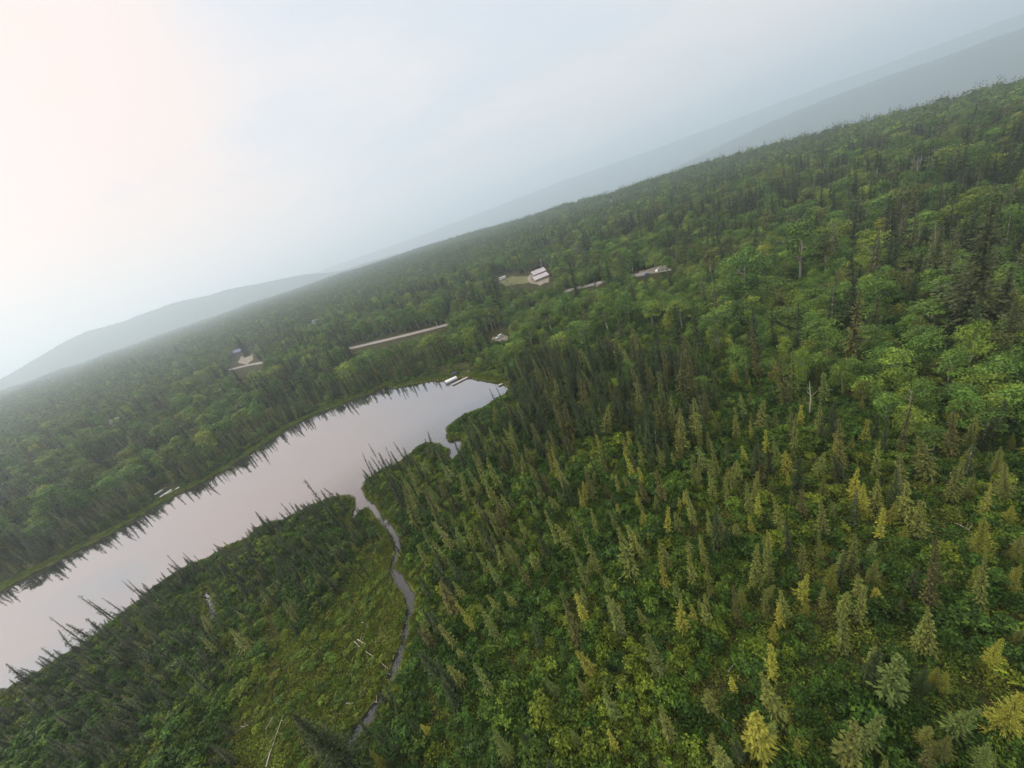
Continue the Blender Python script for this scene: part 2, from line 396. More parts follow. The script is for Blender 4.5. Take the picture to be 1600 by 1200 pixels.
# ------------------------------------------------------------------ plant models
def leafquads(C, Nn, la, wb, R):
    """one rhombic leaf spray per centre; Nn is the facing, la / wb half length and width"""
    n = len(C)
    Nn = Nn/np.maximum(np.linalg.norm(Nn, axis=1, keepdims=True), 1e-6)
    t = R.normal(size=(n, 3)); t -= (t*Nn).sum(1, keepdims=True)*Nn; t /= np.maximum(np.linalg.norm(t, axis=1, keepdims=True), 1e-6)
    b = np.cross(Nn, t); la = np.broadcast_to(la, n)[:, None]; wb = np.broadcast_to(wb, n)[:, None]
    V = np.stack([C-t*la, C+b*wb, C+t*la, C-b*wb], 1).reshape(-1, 3)
    return V, np.arange(n*4).reshape(-1, 4)
def dirquads(A, B, wb, R):
    """one blade from A to B"""
    d = B-A; s = np.cross(d, R.normal(size=d.shape)*0.6+np.array([0, 0, 1.0])); s /= np.maximum(np.linalg.norm(s, axis=1, keepdims=True), 1e-6)
    w = np.broadcast_to(wb, len(A))[:, None]; mid = A+d*0.55
    V = np.stack([A, mid+s*w, B, mid-s*w], 1).reshape(-1, 3)
    return V, np.arange(len(A)*4).reshape(-1, 4)
def merge(parts):
    V, F_, mi, va = [], [], [], []; o = 0
    for (v, f, m_, a) in parts:
        V.append(v); F_.append(f+o); o += len(v)
        mi.append(np.full(len(f), m_)); va.append(a if a is not None else np.full(len(f), .5))
    return np.concatenate(V), np.concatenate(F_), np.concatenate(mi), np.concatenate(va)
def tubeq(pts, rads, n=6):
    V = []; pts = [Vector(p) for p in pts]
    for i, p in enumerate(pts):
        t = (pts[min(i+1, len(pts)-1)]-pts[max(i-1, 0)]).normalized(); a = t.orthogonal().normalized(); b = t.cross(a)
        for k in range(n):
            w = 2*math.pi*k/n; V.append(tuple(p+(a*math.cos(w)+b*math.sin(w))*rads[i]))
    F_ = [(i*n+k, i*n+(k+1) % n, (i+1)*n+(k+1) % n, (i+1)*n+k) for i in range(len(pts)-1) for k in range(n)]
    return np.array(V), np.array(F_)
def joinq(lst):
    V, F_ = [], []; o = 0
    for v, f in lst: V.append(v); F_.append(f+o); o += len(v)
    return np.concatenate(V), np.concatenate(F_)
def spruce(seed, h, r, step, nb, seg, wid, club=0.0, gap=0.0, droop=0.45, bare=0.1, power=0.75, wind=0.02):
    """returns (crown arrays, trunk arrays). Whorls of drooping sprays; uneven outline, gaps, bushy top when club > 0"""
    R = np.random.default_rng(seed); A, B, wv, va = [], [], [], []
    bend = R.normal(0, wind, 2)*h
    def ax(z): q = (z/h)**2; return np.array([bend[0]*q, bend[1]*q, 0])
    zs = np.arange(h*bare, h*0.985, step); lobe = R.uniform(0, 6.28, 3)
    for z in zs:
        t = z/h
        prof = (1-t)**power*(0.45+0.55*min(1, (t-bare+0.06)*7))
        if club: prof = max(prof*0.9, club*math.exp(-((t-0.90)/0.07)**2)*(1 if t < 0.97 else 0.6))
        prof *= 1+0.22*math.sin(z*2.9+lobe[0])+0.12*math.sin(z*6.7+lobe[1])
        if R.random() < gap: prof *= 0.45
        n = max(3, int(nb*(0.55+0.45*(1-t))+R.integers(0, 2)))
        for a in R.uniform(0, 6.28)+np.arange(n)*6.283/n+R.normal(0, .25, n):
            L = r*prof*R.uniform(0.55, 1.12)*(1+0.15*math.cos(a-lobe[2]))+0.03*r
            if L < 0.04*r: continue
            o = ax(z)+np.array([0, 0, z+R.normal(0, step*.4)])
            dr = droop*R.uniform(0.6, 1.3)*(1.1-0.9*t)
            p0 = o; tint = R.uniform(0, 1)
            for k in range(seg):
                q = (k+1)/seg
                p1 = o+np.array([math.cos(a)*L*q, math.sin(a)*L*q, -dr*L*q*q*1.25+0.35*L*max(0, q-.6)+(0.25*L*(t > .9))])
                for _ in range(2 if seg > 1 else 1):
                    s_ = p1-p0; w_ = R.normal(0, .42); s2 = np.array([s_[0]*math.cos(w_)-s_[1]*math.sin(w_), s_[0]*math.sin(w_)+s_[1]*math.cos(w_), s_[2]+R.normal(0, .10)*L/seg])
                    st = p0+s_*R.uniform(0, .6)+R.normal(0, wid*.5, 3); A.append(st); B.append(st+s2*R.uniform(.55, 1.05)+s_*.15)
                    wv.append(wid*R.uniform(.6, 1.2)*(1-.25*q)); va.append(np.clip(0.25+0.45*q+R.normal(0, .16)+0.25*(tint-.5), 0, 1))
                p0 = p1
    # leader
    for _ in range(4):
        A.append(ax(h*.95)+np.array([0, 0, h*.95])); B.append(ax(h)+np.array([R.normal(0, .02*r), R.normal(0, .02*r), h*R.uniform(.985, 1.01)])); wv.append(wid*.5); va.append(.8)
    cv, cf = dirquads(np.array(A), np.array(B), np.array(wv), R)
    tr = [tubeq([(0, 0, -0.4), tuple(ax(h*.35)+np.array([0, 0, h*.35])), tuple(ax(h*.7)+np.array([0, 0, h*.7])), tuple(ax(h*.96)+np.array([0, 0, h*.96]))], [h*.012+.02, h*.009+.015, h*.006+.01, .012])]
    for _ in range(int(10+h)):
        z = R.uniform(.03, max(bare, .12)+.55)*h; a = R.uniform(0, 6.28); L = r*R.uniform(.3, .75)*(1-z/h)
        tr.append(tubeq([tuple(ax(z)+np.array([0, 0, z])), tuple(ax(z)+np.array([math.cos(a)*L, math.sin(a)*L, z-.2*L]))], [.018+.001*h, .006], 3))
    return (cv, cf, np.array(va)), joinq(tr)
def broadleaf(seed, h, w, lobes, per, leaf, base=0.35, top=1.0, flat_=0.0, lobe_r=0.24):
    R = np.random.default_rng(seed); C, Nn, va = [], [], []; cent = []
    for i in range(lobes):
        for _ in range(20):
            u = R.uniform(0, 1); z = h*(base+(top-base)*(u**0.85))
            t = (z/h-base)/(top-base); prof = math.sqrt(max(0.02, 1-(2*t-0.85)**2/1.35))
            a = R.uniform(0, 6.28); q = R.uniform(0.25, 1)**.6*w/2*prof*0.82
            c_ = np.array([math.cos(a)*q, math.sin(a)*q, z-lobe_r*w*.45])
            if all(np.linalg.norm(c_-d_) > lobe_r*w*0.55 for d_ in cent): break
        cent.append(c_); rr = lobe_r*w*R.uniform(.65, 1.25); tint = R.uniform(-.28, .28)
        n = max(6, int(per*R.uniform(.7, 1.3)))
        v = R.normal(size=(n, 3)); v /= np.linalg.norm(v, axis=1, keepdims=True); v[:, 2] = np.where(v[:, 2] < -.35, -v[:, 2]*.7, v[:, 2])
        rad = rr*R.uniform(.6, 1.12, n)[:, None]*(1+0.28*np.sin(v[:, :1]*5+i)*np.cos(v[:, 1:2]*6+2*i))
        C.append(c_+v*rad*np.array([1, 1, .85])); Nn.append(v*.8+R.normal(0, .55, (n, 3))+np.array([0, 0, .35]))
        va.append(np.clip(.5+tint+R.normal(0, .17, n), 0, 1))
    C = np.concatenate(C); Nn = np.concatenate(Nn); va = np.concatenate(va)
    s = leaf*R.uniform(.6, 1.3, len(C))
    cv, cf = leafquads(C, Nn, s, s*.62, R)
    lean = R.normal(0, .02, 2)*h
    tr = [tubeq([(0, 0, -.4), (lean[0]*.3, lean[1]*.3, h*.3), (lean[0], lean[1], h*.62), (lean[0]*1.2, lean[1]*1.2, h*.86)], [h*.013+.02, h*.011+.015, h*.007+.01, .02])]
    for c_ in cent[:min(9, lobes)]:
        z0 = h*R.uniform(max(.15, base*.8), .6); z0 = min(z0, c_[2]*.9)
        tr.append(tubeq([(lean[0]*z0/h, lean[1]*z0/h, z0), tuple(c_*np.array([.55, .55, 1])+np.array([0, 0, (z0-c_[2])*.35])), tuple(c_)], [h*.006+.012, h*.004+.008, .01], 4))
    return (cv, cf, va), joinq(tr)
def shrub(seed, h, w, lobes, per, leaf):
    R = np.random.default_rng(seed); (cv, cf, va), _ = broadleaf(seed, h, w, lobes, per, leaf, base=.22, lobe_r=.22)
    # upright shoots make the outline ragged
    n = lobes*3; a = R.uniform(0, 6.28, n); q = np.sqrt(R.uniform(0, 1, n))*w*.46
    P = np.stack([np.cos(a)*q, np.sin(a)*q, h*(0.95-0.5*(q/(w*.5))**2)], 1); A = P-np.array([0, 0, leaf]); 
    B = P+np.stack([np.cos(a)*leaf, np.sin(a)*leaf, R.uniform(.3, 1.6, n)*leaf*1.4], 1)
    v2, f2 = dirquads(A, B, leaf*.45, R)
    st = []
    for k in range(5):
        a_ = R.uniform(0, 6.28); st.append(tubeq([(0, 0, -.1), (math.cos(a_)*w*.3, math.sin(a_)*w*.3, h*.65)], [.03, .012], 3))
    sv, sf = joinq(st)
    return merge([(cv, cf, 0, va), (v2, f2, 0, np.clip(R.normal(.65, .15, len(f2)), 0, 1)), (sv, sf, 1, None)])
def tuft(seed, w, n, hgt, wid):
    R = np.random.default_rng(seed); a = R.uniform(0, 6.28, n); q = np.sqrt(R.uniform(0, 1, n))*w/2
    A = np.stack([np.cos(a)*q, np.sin(a)*q, np.full(n, -.05)], 1)
    B = A+np.stack([R.normal(0, hgt*.45, n), R.normal(0, hgt*.45, n), hgt*R.uniform(.5, 1.25, n)], 1)
    v, f = dirquads(A, B, wid, R)
    return merge([(v, f, 0, np.clip(R.normal(.5, .25, n), 0, 1))])
def low_plant(seed, w, n, leaf):
    R = np.random.default_rng(seed); a = R.uniform(0, 6.28, n); q = np.sqrt(R.uniform(0, 1, n))*w/2
    bump = np.abs(np.sin(a*2+seed)*np.cos(q*4+seed))
    C = np.stack([np.cos(a)*q, np.sin(a)*q, 0.05+R.uniform(0, .45, n)*(0.3+bump)], 1)
    v, f = leafquads(C, R.normal(0, .6, (n, 3))+np.array([0, 0, 1]), leaf*R.uniform(.6, 1.3, n), leaf*.6*R.uniform(.6, 1.3, n), R)
    return merge([(v, f, 0, np.clip(.5+.5*(bump-.5)+R.normal(0, .2, n), 0, 1))])

# prototypes --------------------------------------------------------
BS = [spruce(11+i, 10, w, 0.22, 7, 2, 0.12, club=cl, gap=gp, bare=ba, wind=.03) for i, (w, cl, gp, ba) in enumerate(
    [(1.0, .28, .12, .06), (0.95, .34, .2, .12), (1.15, 0, .1, .04), (1.0, .40, .28, .15), (1.1, .2, .15, .08)])]
THIN = [spruce(41+i, 10, .95, 0.24, 5, 2, 0.11, club=cl, gap=.4, bare=.14, wind=.045) for i, cl in enumerate((.45, .2, .35))]
YS = [spruce(61+i, 5, 1.1, 0.095, 14, 4, 0.036, bare=.02, power=p_, gap=.03, droop=.2) for i, p_ in enumerate((.8, .65, .9))]
WS = [spruce(81+i, 25, 5.0, 0.45, 11, 5, 0.26, bare=.03, power=.85, gap=.06, droop=.38) for i in range(3)]
MS = [spruce(91+i, 18, 2.6, 0.50, 8, 2, 0.34, bare=.05, power=.85, gap=.08, droop=.4) for i in range(3)]
BL = [broadleaf(101+i, 15, w, lb, 85, .25, base=b_) for i, (w, lb, b_) in enumerate([(7.5, 30, .30), (6, 26, .38), (8.5, 34, .25), (5.5, 24, .45)])]
AL = [broadleaf(121+i, 7, w, lb, 75, .185, base=.12, lobe_r=.21) for i, (w, lb) in enumerate([(6, 26), (5, 22), (7, 30)])]
SH = [shrub(141+i, h_, w, lb, 34, .15) for i, (h_, w, lb) in enumerate([(2.0, 2.4, 11), (2.4, 2.2, 10), (1.6, 2.6, 12), (2.8, 2.6, 12)])]
LP = [low_plant(161+i, 2.0, 90, .15) for i in range(3)]
TF = [tuft(171+i, 1.6, 110, .45, .04) for i in range(2)]
MESH = {}
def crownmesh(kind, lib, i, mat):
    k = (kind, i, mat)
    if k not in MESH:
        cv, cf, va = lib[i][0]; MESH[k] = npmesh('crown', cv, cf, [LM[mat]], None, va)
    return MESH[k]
def trunkmesh(kind, lib, i, mat):
    k = (kind, i, mat.name)
    if k not in MESH:
        v, f = lib[i][1]; MESH[k] = npmesh('trunk', v, f, [mat])
    return MESH[k]
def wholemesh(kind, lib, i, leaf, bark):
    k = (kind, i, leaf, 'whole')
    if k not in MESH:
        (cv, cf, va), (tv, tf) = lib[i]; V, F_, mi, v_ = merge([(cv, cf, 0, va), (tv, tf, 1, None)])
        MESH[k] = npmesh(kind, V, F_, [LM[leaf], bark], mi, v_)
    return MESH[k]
def shrubmesh(i, leaf, lib=None, nm='shrub'):
    k = (nm, i, leaf)
    if k not in MESH:
        V, F_, mi, v_ = (lib or SH)[i]; MESH[k] = npmesh(nm, V, F_, [LM[leaf], BARK_D], mi, v_)
    return MESH[k]
# instanced masses: ONE object each ----------------------------------
def mass(name, meshes, pts, rot, scl, idx, label=None, cat=None, kind='stuff'):
    """one object whose points carry instances of the given plants"""
    coll = bpy.data.collections.new(name+'_plants')
    for i, me_ in enumerate(meshes):
        coll.objects.link(bpy.data.objects.new('%s_kind_%02d' % (name, i), me_))
    me = bpy.data.meshes.new(name); me.vertices.add(len(pts)); me.vertices.foreach_set('co', np.asarray(pts, np.float32).ravel())
    a = me.attributes.new('rot', 'FLOAT_VECTOR', 'POINT'); a.data.foreach_set('vector', np.asarray(rot, np.float32).ravel())
    a = me.attributes.new('scl', 'FLOAT_VECTOR', 'POINT'); a.data.foreach_set('vector', np.asarray(scl, np.float32).ravel())
    a = me.attributes.new('idx', 'INT', 'POINT'); a.data.foreach_set('value', np.asarray(idx, np.int32))
    o = link(bpy.data.objects.new(name, me))
    ng = bpy.data.node_groups.new(name+'_scatter', 'GeometryNodeTree')
    ng.interface.new_socket('Geometry', in_out='INPUT', socket_type='NodeSocketGeometry')
    ng.interface.new_socket('Geometry', in_out='OUTPUT', socket_type='NodeSocketGeometry')
    gi = ng.nodes.new('NodeGroupInput'); go = ng.nodes.new('NodeGroupOutput')
    ci = ng.nodes.new('GeometryNodeCollectionInfo'); ci.inputs['Collection'].default_value = coll
    ci.inputs['Separate Children'].default_value = True; ci.inputs['Reset Children'].default_value = True
    ip = ng.nodes.new('GeometryNodeInstanceOnPoints'); ip.inputs['Pick Instance'].default_value = True
    def named(nm, typ):
        q = ng.nodes.new('GeometryNodeInputNamedAttribute'); q.data_type = typ; q.inputs[0].default_value = nm
        return [s for s in q.outputs if s.enabled and s.name == 'Attribute'][0]
    L = ng.links.new
    L(gi.outputs[0], ip.inputs['Points']); L(ci.outputs[0], ip.inputs['Instance'])
    L(named('idx', 'INT'), ip.inputs['Instance Index']); L(named('rot', 'FLOAT_VECTOR'), ip.inputs['Rotation']); L(named('scl', 'FLOAT_VECTOR'), ip.inputs['Scale'])
    L(ip.outputs[0], go.inputs[0])
    md = o.modifiers.new('scatter', 'NODES'); md.node_group = ng
    tag(o, label, cat, kind=kind); return o
# ------------------------------------------------------------------ surveyed trees: x, y of the tip, length and width as seen (px of the 1600 frame), kind
HAND = """1226,919,52,20,o 1218,938,40,15,y 1253,900,38,18,y 1287,915,33,14,o 1321,920,45,22,o 1322,947,72,23,o 1347,915,58,22,o 1372,910,30,15,y 1474,850,110,27,b
1471,948,75,22,o 1447,959,60,20,o 1560,994,55,32,y 1595,983,30,25,o 1405,1011,85,46,g 1370,1006,35,20,o 1207,974,28,15,y 1204,1008,52,22,y 1467,1040,30,20,y 1482,1048,32,20,y
1592,1078,75,50,y 1328,1111,90,40,o 1360,1095,75,32,g 1503,1099,54,30,g 1480,1140,50,36,o 1450,1131,35,28,o 1550,1168,50,40,g 1247,1155,28,18,y 1202,1120,35,16,o
1055,910,45,18,g 1056,935,60,22,y 1146,910,65,14,b 1195,920,48,15,o 1082,951,30,14,y 1102,925,32,12,o 1091,936,25,10,o 955,945,50,22,g 1015,993,70,28,g 905,1003,55,20,y
907,1060,35,22,o 947,1078,55,22,g 1030,1096,65,26,o 1102,1071,42,25,o 1175,1075,100,40,y 1145,1058,28,15,y 1130,1166,50,35,o 1109,1145,33,20,o 951,1147,33,18,y 892,1142,30,20,g
854,1055,35,20,g 1031,1182,40,20,o 868,920,95,22,b 942,900,30,14,g 1280,699,48,15,o 1286,744,40,18,o 1289,777,65,20,o 1337,731,50,18,y 1350,754,48,28,y 1374,755,38,16,o
1384,790,26,16,y 1396,781,36,14,y 1422,749,65,24,o 1447,781,60,24,o 1415,819,28,22,y 1545,809,58,34,y 1584,789,38,22,y 1590,726,68,34,o 1567,695,58,24,o 1459,681,65,26,o
1496,731,55,22,o 1510,697,42,16,y 1524,664,48,22,o 1499,640,75,24,b 1521,740,38,20,o 1418,620,95,16,b 1374,686,58,14,o 1388,645,65,16,d 1370,645,50,16,d 1314,650,90,20,b
1306,642,60,18,d 1285,648,50,16,d 1241,645,65,15,o 1247,711,58,22,d 1218,769,62,14,o 1238,764,22,10,o 1234,796,78,16,d 1225,826,42,14,y 1255,846,55,18,o 1305,784,32,10,o
1283,832,45,12,o 1315,855,58,13,d 1336,834,58,18,o 1299,879,42,22,y 1367,872,40,24,o 1532,882,48,24,y 1554,874,85,22,o 1489,890,30,18,o 1594,880,48,26,y 1598,835,38,30,o 1201,840,70,13,o
1115,689,65,15,o 1134,688,40,10,b 1196,669,40,12,y 1180,682,62,18,d 1180,735,36,13,o 1182,769,42,13,y 1169,756,50,16,o 1175,805,32,13,y 1146,806,35,14,o 1134,744,45,12,o
1109,731,50,13,o 1084,713,48,12,o 1051,705,28,10,o 1029,696,38,12,o 1036,675,45,14,d 1002,655,62,20,d 997,688,48,13,o 980,672,32,10,y 980,703,48,10,y 1090,653,45,14,o
1101,654,45,12,d 1148,650,40,14,o 1076,763,62,14,o 1066,769,32,10,y 1059,775,30,10,y 1062,751,18,8,o 1111,791,68,22,d 1105,795,45,12,o 1124,798,34,12,o 1034,790,46,14,y
1037,840,52,18,o 1028,859,75,16,y 1070,843,75,17,o 1092,825,62,13,o 1101,868,68,12,o 1172,844,78,20,o 1186,851,72,16,o 1199,838,66,15,o 972,842,65,26,o 990,828,28,12,o
1001,795,30,16,y 991,765,32,14,y 1028,733,56,20,b 955,793,45,10,o 921,794,45,12,o 891,793,52,12,g 912,825,80,16,o 892,842,82,14,o 911,870,40,12,o 853,798,70,14,o
902,765,38,11,y 914,735,52,16,b 926,716,30,12,d 942,753,26,12,b 932,678,34,12,y 885,676,38,22,b 858,700,60,14,y 869,720,60,14,o 852,748,30,12,b 943,901,28,12,g
716,652,75,16,d 732,650,50,14,d 738,710,58,12,o 664,677,48,11,d 661,686,30,8,d 679,694,24,8,d 709,690,52,14,d 560,709,47,7,t 573,718,42,9,t 577,697,28,4,t 580,712,34,7,t
590,708,40,12,d 600,699,32,4,t 616,689,45,9,t 610,705,35,9,d 629,700,38,11,d 606,723,40,7,d 595,730,70,18,d 620,765,70,18,o 655,765,80,18,b 740,775,48,12,o
757,785,68,12,o 714,805,62,13,o 763,829,38,10,o 746,829,38,11,o 785,852,30,14,o 806,868,58,15,b 810,808,36,12,o 824,858,36,16,o 745,862,42,10,o 758,868,50,14,g
851,738,26,10,b 712,935,60,14,y 747,942,65,15,g 738,1037,62,18,g 683,1037,55,18,d 655,950,40,16,d 852,1057,28,12,g 657,1128,26,16,y 577,1175,34,18,y
765,600,70,9,d 777,602,65,9,d 791,605,60,9,d 800,597,62,11,d 810,600,50,10,d 818,610,60,14,d 806,555,42,9,d 820,545,50,10,d 842,550,50,10,d 838,585,50,10,b 860,612,60,16,b
848,570,45,9,o 870,550,45,10,d 882,550,60,11,d 872,593,45,10,o 893,545,65,12,d 900,590,55,20,b 911,513,60,18,d 923,585,50,10,d 940,555,62,14,d 948,513,45,13,b 968,545,45,14,d
983,525,68,22,b 990,503,40,12,o 991,568,75,20,b 1014,535,55,18,d 1026,560,35,10,d 1028,580,65,20,o 1056,537,95,20,b 1073,523,110,20,b 1045,620,48,14,o 1060,648,38,14,o
965,612,34,14,b 1120,650,36,16,o 1181,507,90,17,b 1185,622,56,20,o 1162,618,38,12,g 1149,637,45,12,o 1208,645,32,12,o 1238,634,55,14,o 1226,555,80,22,b 1240,545,85,18,o
1290,578,50,18,g 1282,633,55,15,o 1305,625,60,16,d 1338,450,125,30,b 1186,595,26,10,b
260,869,40,6,t 285,865,38,7,t 302,868,26,5,t 196,912,30,4,t 203,911,28,4,t 130,935,55,9,t 140,935,55,9,t 160,931,50,7,t 85,970,55,7,t 107,972,50,14,d 133,966,40,12,d 80,992,55,10,d
62,1013,48,10,d 2,1041,60,16,d 35,1039,40,10,d 56,1029,24,6,t 248,902,34,14,d 262,905,30,14,d 216,921,34,12,d 236,921,26,10,d 350,850,58,11,d 343,853,32,10,d 376,839,34,9,d 322,875,35,4,t 340,870,34,5,t
476,746,95,13,d 512,756,52,9,d 440,786,34,6,t 450,784,36,7,t 460,786,36,9,d 468,788,34,8,d 478,784,38,10,d 397,800,45,16,d 392,823,32,10,d 415,809,28,8,d 430,815,30,10,d 488,790,30,9,d
550,865,45,7,t 542,872,38,6,t 588,808,52,9,t 575,835,36,7,t 265,1032,95,15,t 300,1008,80,5,t 330,960,40,10,d 440,880,60,8,t 480,845,60,8,t 372,905,34,5,t 520,880,38,6,t 303,930,50,5,t""".split()
BIG = """462,1112,125,72,w 1553,315,200,92,w 1473,350,105,42,w 1300,312,48,20,m 1373,234,48,18,m 1420,242,52,22,m 1465,244,50,20,m 1345,412,50,26,m 1585,415,95,52,w 1500,330,60,26,m 889,412,66,24,m
947,405,50,22,m 1045,418,38,12,m 804,476,24,7,m 1370,320,36,16,m 1446,300,42,24,m 1418,345,40,22,m 1536,268,46,24,m 1588,216,40,22,m 1220,262,26,8,m 1155,275,20,9,m 1344,320,46,26,m
1180,280,16,6,m 1100,238,10,5,m 1395,206,16,7,m 1412,200,16,8,m 1430,186,20,8,m 1378,205,14,7,m 374,538,22,12,m 445,500,26,12,m 430,505,22,10,m 365,520,40,14,m 290,545,22,12,m 270,540,22,12,m
340,600,40,20,m 360,575,44,16,m 240,630,36,18,m 205,560,24,10,m 150,610,28,14,m 75,620,28,14,m 230,575,26,10,m 318,568,20,10,m 555,470,24,9,m 590,450,20,8,m 735,440,34,10,m 700,455,30,9,m 1500,250,34,20,m 1050,330,20,8,m 1440,395,60,28,m 1590,470,80,44,w 1520,400,90,44,w 1400,380,52,26,m 1275,330,46,20,m 1330,395,52,24,m 1180,350,42,17,m 1120,345,38,14,m 1075,350,36,12,m 1480,285,42,22,m 1560,250,38,22,m 1230,300,34,14,m 985,345,30,10,m 1035,300,24,8,m 1290,262,24,10,m 1340,250,26,11,m 1130,300,24,9,m 1430,430,60,30,m""".split()
# broadleaf trees: tip x, y, length, width, colour, bark (p = pale trunk in sight)
BROAD = """1250,338,102,50,green,p 1160,388,78,52,green,d 1290,376,60,32,dull,p 1365,358,66,40,bright,d 1320,384,46,30,green,p 1580,318,80,35,green,d 1488,320,46,36,bright,d 1545,292,62,46,bright,d
1412,292,64,46,dull,p 1385,300,58,36,green,p 1440,330,60,40,green,d 1530,505,86,39,bright,d 1490,545,60,39,green,d 1405,545,54,42,bright,d 1460,470,50,56,green,d 1021,396,26,23,bright,d 984,396,28,20,green,p
1005,388,30,18,green,d 887,392,34,26,green,d 918,392,30,26,green,d 1165,540,54,20,green,p 1256,538,64,16,bright,p 1228,525,50,26,bright,d 1320,562,58,26,bright,p 1364,562,44,28,green,d 1208,430,40,40,green,d
1110,392,60,26,dull,d 1185,400,50,30,green,d 1250,460,36,20,bright,d 1300,440,38,34,dull,d 1420,400,46,44,dull,d 1440,510,44,44,green,d 1500,600,40,50,green,d 1570,560,60,46,green,d 1350,510,40,50,green,d
1280,500,40,46,green,d 1230,480,40,46,green,d 1120,480,44,44,green,d 1060,470,44,40,bright,d 1150,470,40,40,green,d 1013,470,40,30,bright,d 980,560,40,22,green,d 960,592,30,20,bright,d 1095,590,30,30,bright,d
1200,560,34,30,green,d 1430,635,44,40,bright,d 1390,615,50,40,green,d 1465,670,34,36,green,d 1550,640,50,50,green,d 1590,600,50,31,bright,d 1320,420,40,36,dull,d 1380,440,40,40,green,d 1215,385,30,22,green,p
1120,505,60,22,dull,p 850,480,44,34,green,d 880,460,44,34,green,d 820,505,40,30,green,d 900,500,40,34,green,d 940,470,50,36,green,d 975,460,46,30,green,d 810,530,34,28,bright,d 870,520,30,26,bright,d
1040,400,36,20,green,p 1065,385,36,18,dull,d 1090,372,50,14,bright,d 1130,440,40,40,green,d 705,470,34,16,bright,p 640,480,34,20,green,d 670,478,34,20,green,d 730,468,36,18,green,p 600,495,28,20,green,d
470,540,26,20,bright,d 500,520,30,20,bright,d 440,555,24,16,yellow,d 395,610,30,24,green,d 300,590,30,26,bright,d 270,605,28,20,bright,d 110,680,30,24,bright,d 70,660,30,24,bright,d 190,640,28,24,bright,d
1275,290,24,16,bright,p 1240,300,26,14,green,p 1190,310,28,14,green,p 1120,330,30,16,green,p 1075,335,30,18,bright,p 1330,290,24,16,green,p 1525,340,36,30,bright,d 1100,420,34,22,green,d""".split()
NAD = (800+FPX/math.tan(PITCH)*sR, 600+FPX/math.tan(PITCH)*cR)
def survey(tx, ty, L, w):
    ux, uy = NAD[0]-tx, NAD[1]-ty; q = math.hypot(ux, uy); bx, by = tx+ux/q*L*1.04, ty+uy/q*L*1.04
    x, y, z = ground(bx, by); a, b, c_ = [float(v) for v in ray(tx, ty)]
    s = math.hypot(x, y)/math.hypot(a, b); top = CAMZ+c_*s
    return x, y, z, max(1.2, top-z), w*float(proj(x, y, (z+top)/2)[2])/FPX
TREES = []   # dict(kind, x, y, z, h, w, leaf, hand)
LEAF = dict(o='sp_olive', y='sp_yellow', g='sp_grey', b='sp_brown', d='sp_dark', t='sp_dark')
for s in HAND:
    a = s.split(','); x, y, z, h, w = survey(*map(float, a[:4]))
    TREES.append(dict(kind='thin_spruce' if a[4] == 't' else 'black_spruce', x=x, y=y, z=max(z, .05), h=h, w=min(w*1.15, .43*h+.3), leaf=LEAF[a[4]], hand=1))
for s in BIG:
    a = s.split(','); x, y, z, h, w = survey(*map(float, a[:4]))
    TREES.append(dict(kind='big_spruce', x=x, y=y, z=z, h=min(h, 34), w=w*1.1, leaf='sp_dark' if a[4] == 'm' or float(a[0]) < 600 else 'sp_grey2', hand=1))
for s in BROAD:
    a = s.split(','); x, y, z, h, w = survey(*map(float, a[:4]))
    TREES.append(dict(kind='broadleaf', x=x, y=y, z=z, h=h, w=w*1.1, leaf='br_'+a[4], bark=a[5], hand=1))
LM['sp_grey2'] = leafmat('large_spruce_needles', (0.024, 0.038, 0.012), (0.150, 0.165, 0.055), .08)
# ------------------------------------------------------------------ what must stay in sight (px): road, yards, docks, open water
KEEP = [[(543, 540), (620, 522), (697, 503), (699, 513), (650, 527), (600, 538), (548, 550)], [(358, 573), (395, 565), (418, 562), (402, 576), (362, 585)],
        [(370, 546), (392, 543), (398, 566), (386, 573), (372, 566)],
        [(776, 426), (800, 426), (826, 432), (838, 418), (860, 418), (862, 446), (828, 448), (780, 444)], [(922, 442), (938, 438), (938, 447), (924, 452)],
        [(988, 422), (1042, 412), (1046, 425), (995, 440)], [(768, 514), (795, 512), (797, 528), (790, 536), (762, 538)], [(683, 572), (732, 566), (748, 582), (742, 606), (686, 610)],
        [(954, 309), (961, 309), (959, 320), (952, 323)], [(246, 757), (280, 755), (280, 782), (246, 782)], [(777, 594), (792, 592), (794, 606), (780, 606)]]
# seen only in glimpses between the trees
GLIMPSE = [[(1441, 252), (1453, 252), (1453, 262), (1441, 262)], [(174, 656), (195, 655), (195, 666), (174, 666)], [(896, 384), (906, 384), (906, 398), (896, 398)],
           [(927, 399), (937, 399), (937, 408), (927, 408)], [(568, 490), (584, 484), (586, 502), (570, 506)], [(404, 540), (414, 538), (416, 549), (406, 551)],
           [(470, 502), (482, 500), (482, 511), (472, 511)], [(1208, 383), (1225, 380), (1226, 389), (1209, 391)], [(895, 318), (903, 317), (903, 325), (895, 326)],
           [(800, 478), (835, 461), (835, 475), (800, 488)], [(492, 500), (502, 499), (502, 508), (492, 509)]]
OPENW = [(p[0], p[1]) for p in FAR_SHORE]+[(p[0], p[1]) for p in NEAR_SHORE]
CRK = CREEK_PX+[]
def creek_hit(px, py, extra):
    r = np.zeros(np.shape(px), bool)
    for (ax, ay, aw), (bx, by, bw) in zip(CRK[:-1], CRK[1:]):
        ex, ey = bx-ax, by-ay; t = np.clip(((px-ax)*ex+(py-ay)*ey)/(ex*ex+ey*ey), 0, 1)
        r |= np.hypot(px-ax-t*ex, py-ay-t*ey) < (aw+(bw-aw)*t)/2+extra
    return r
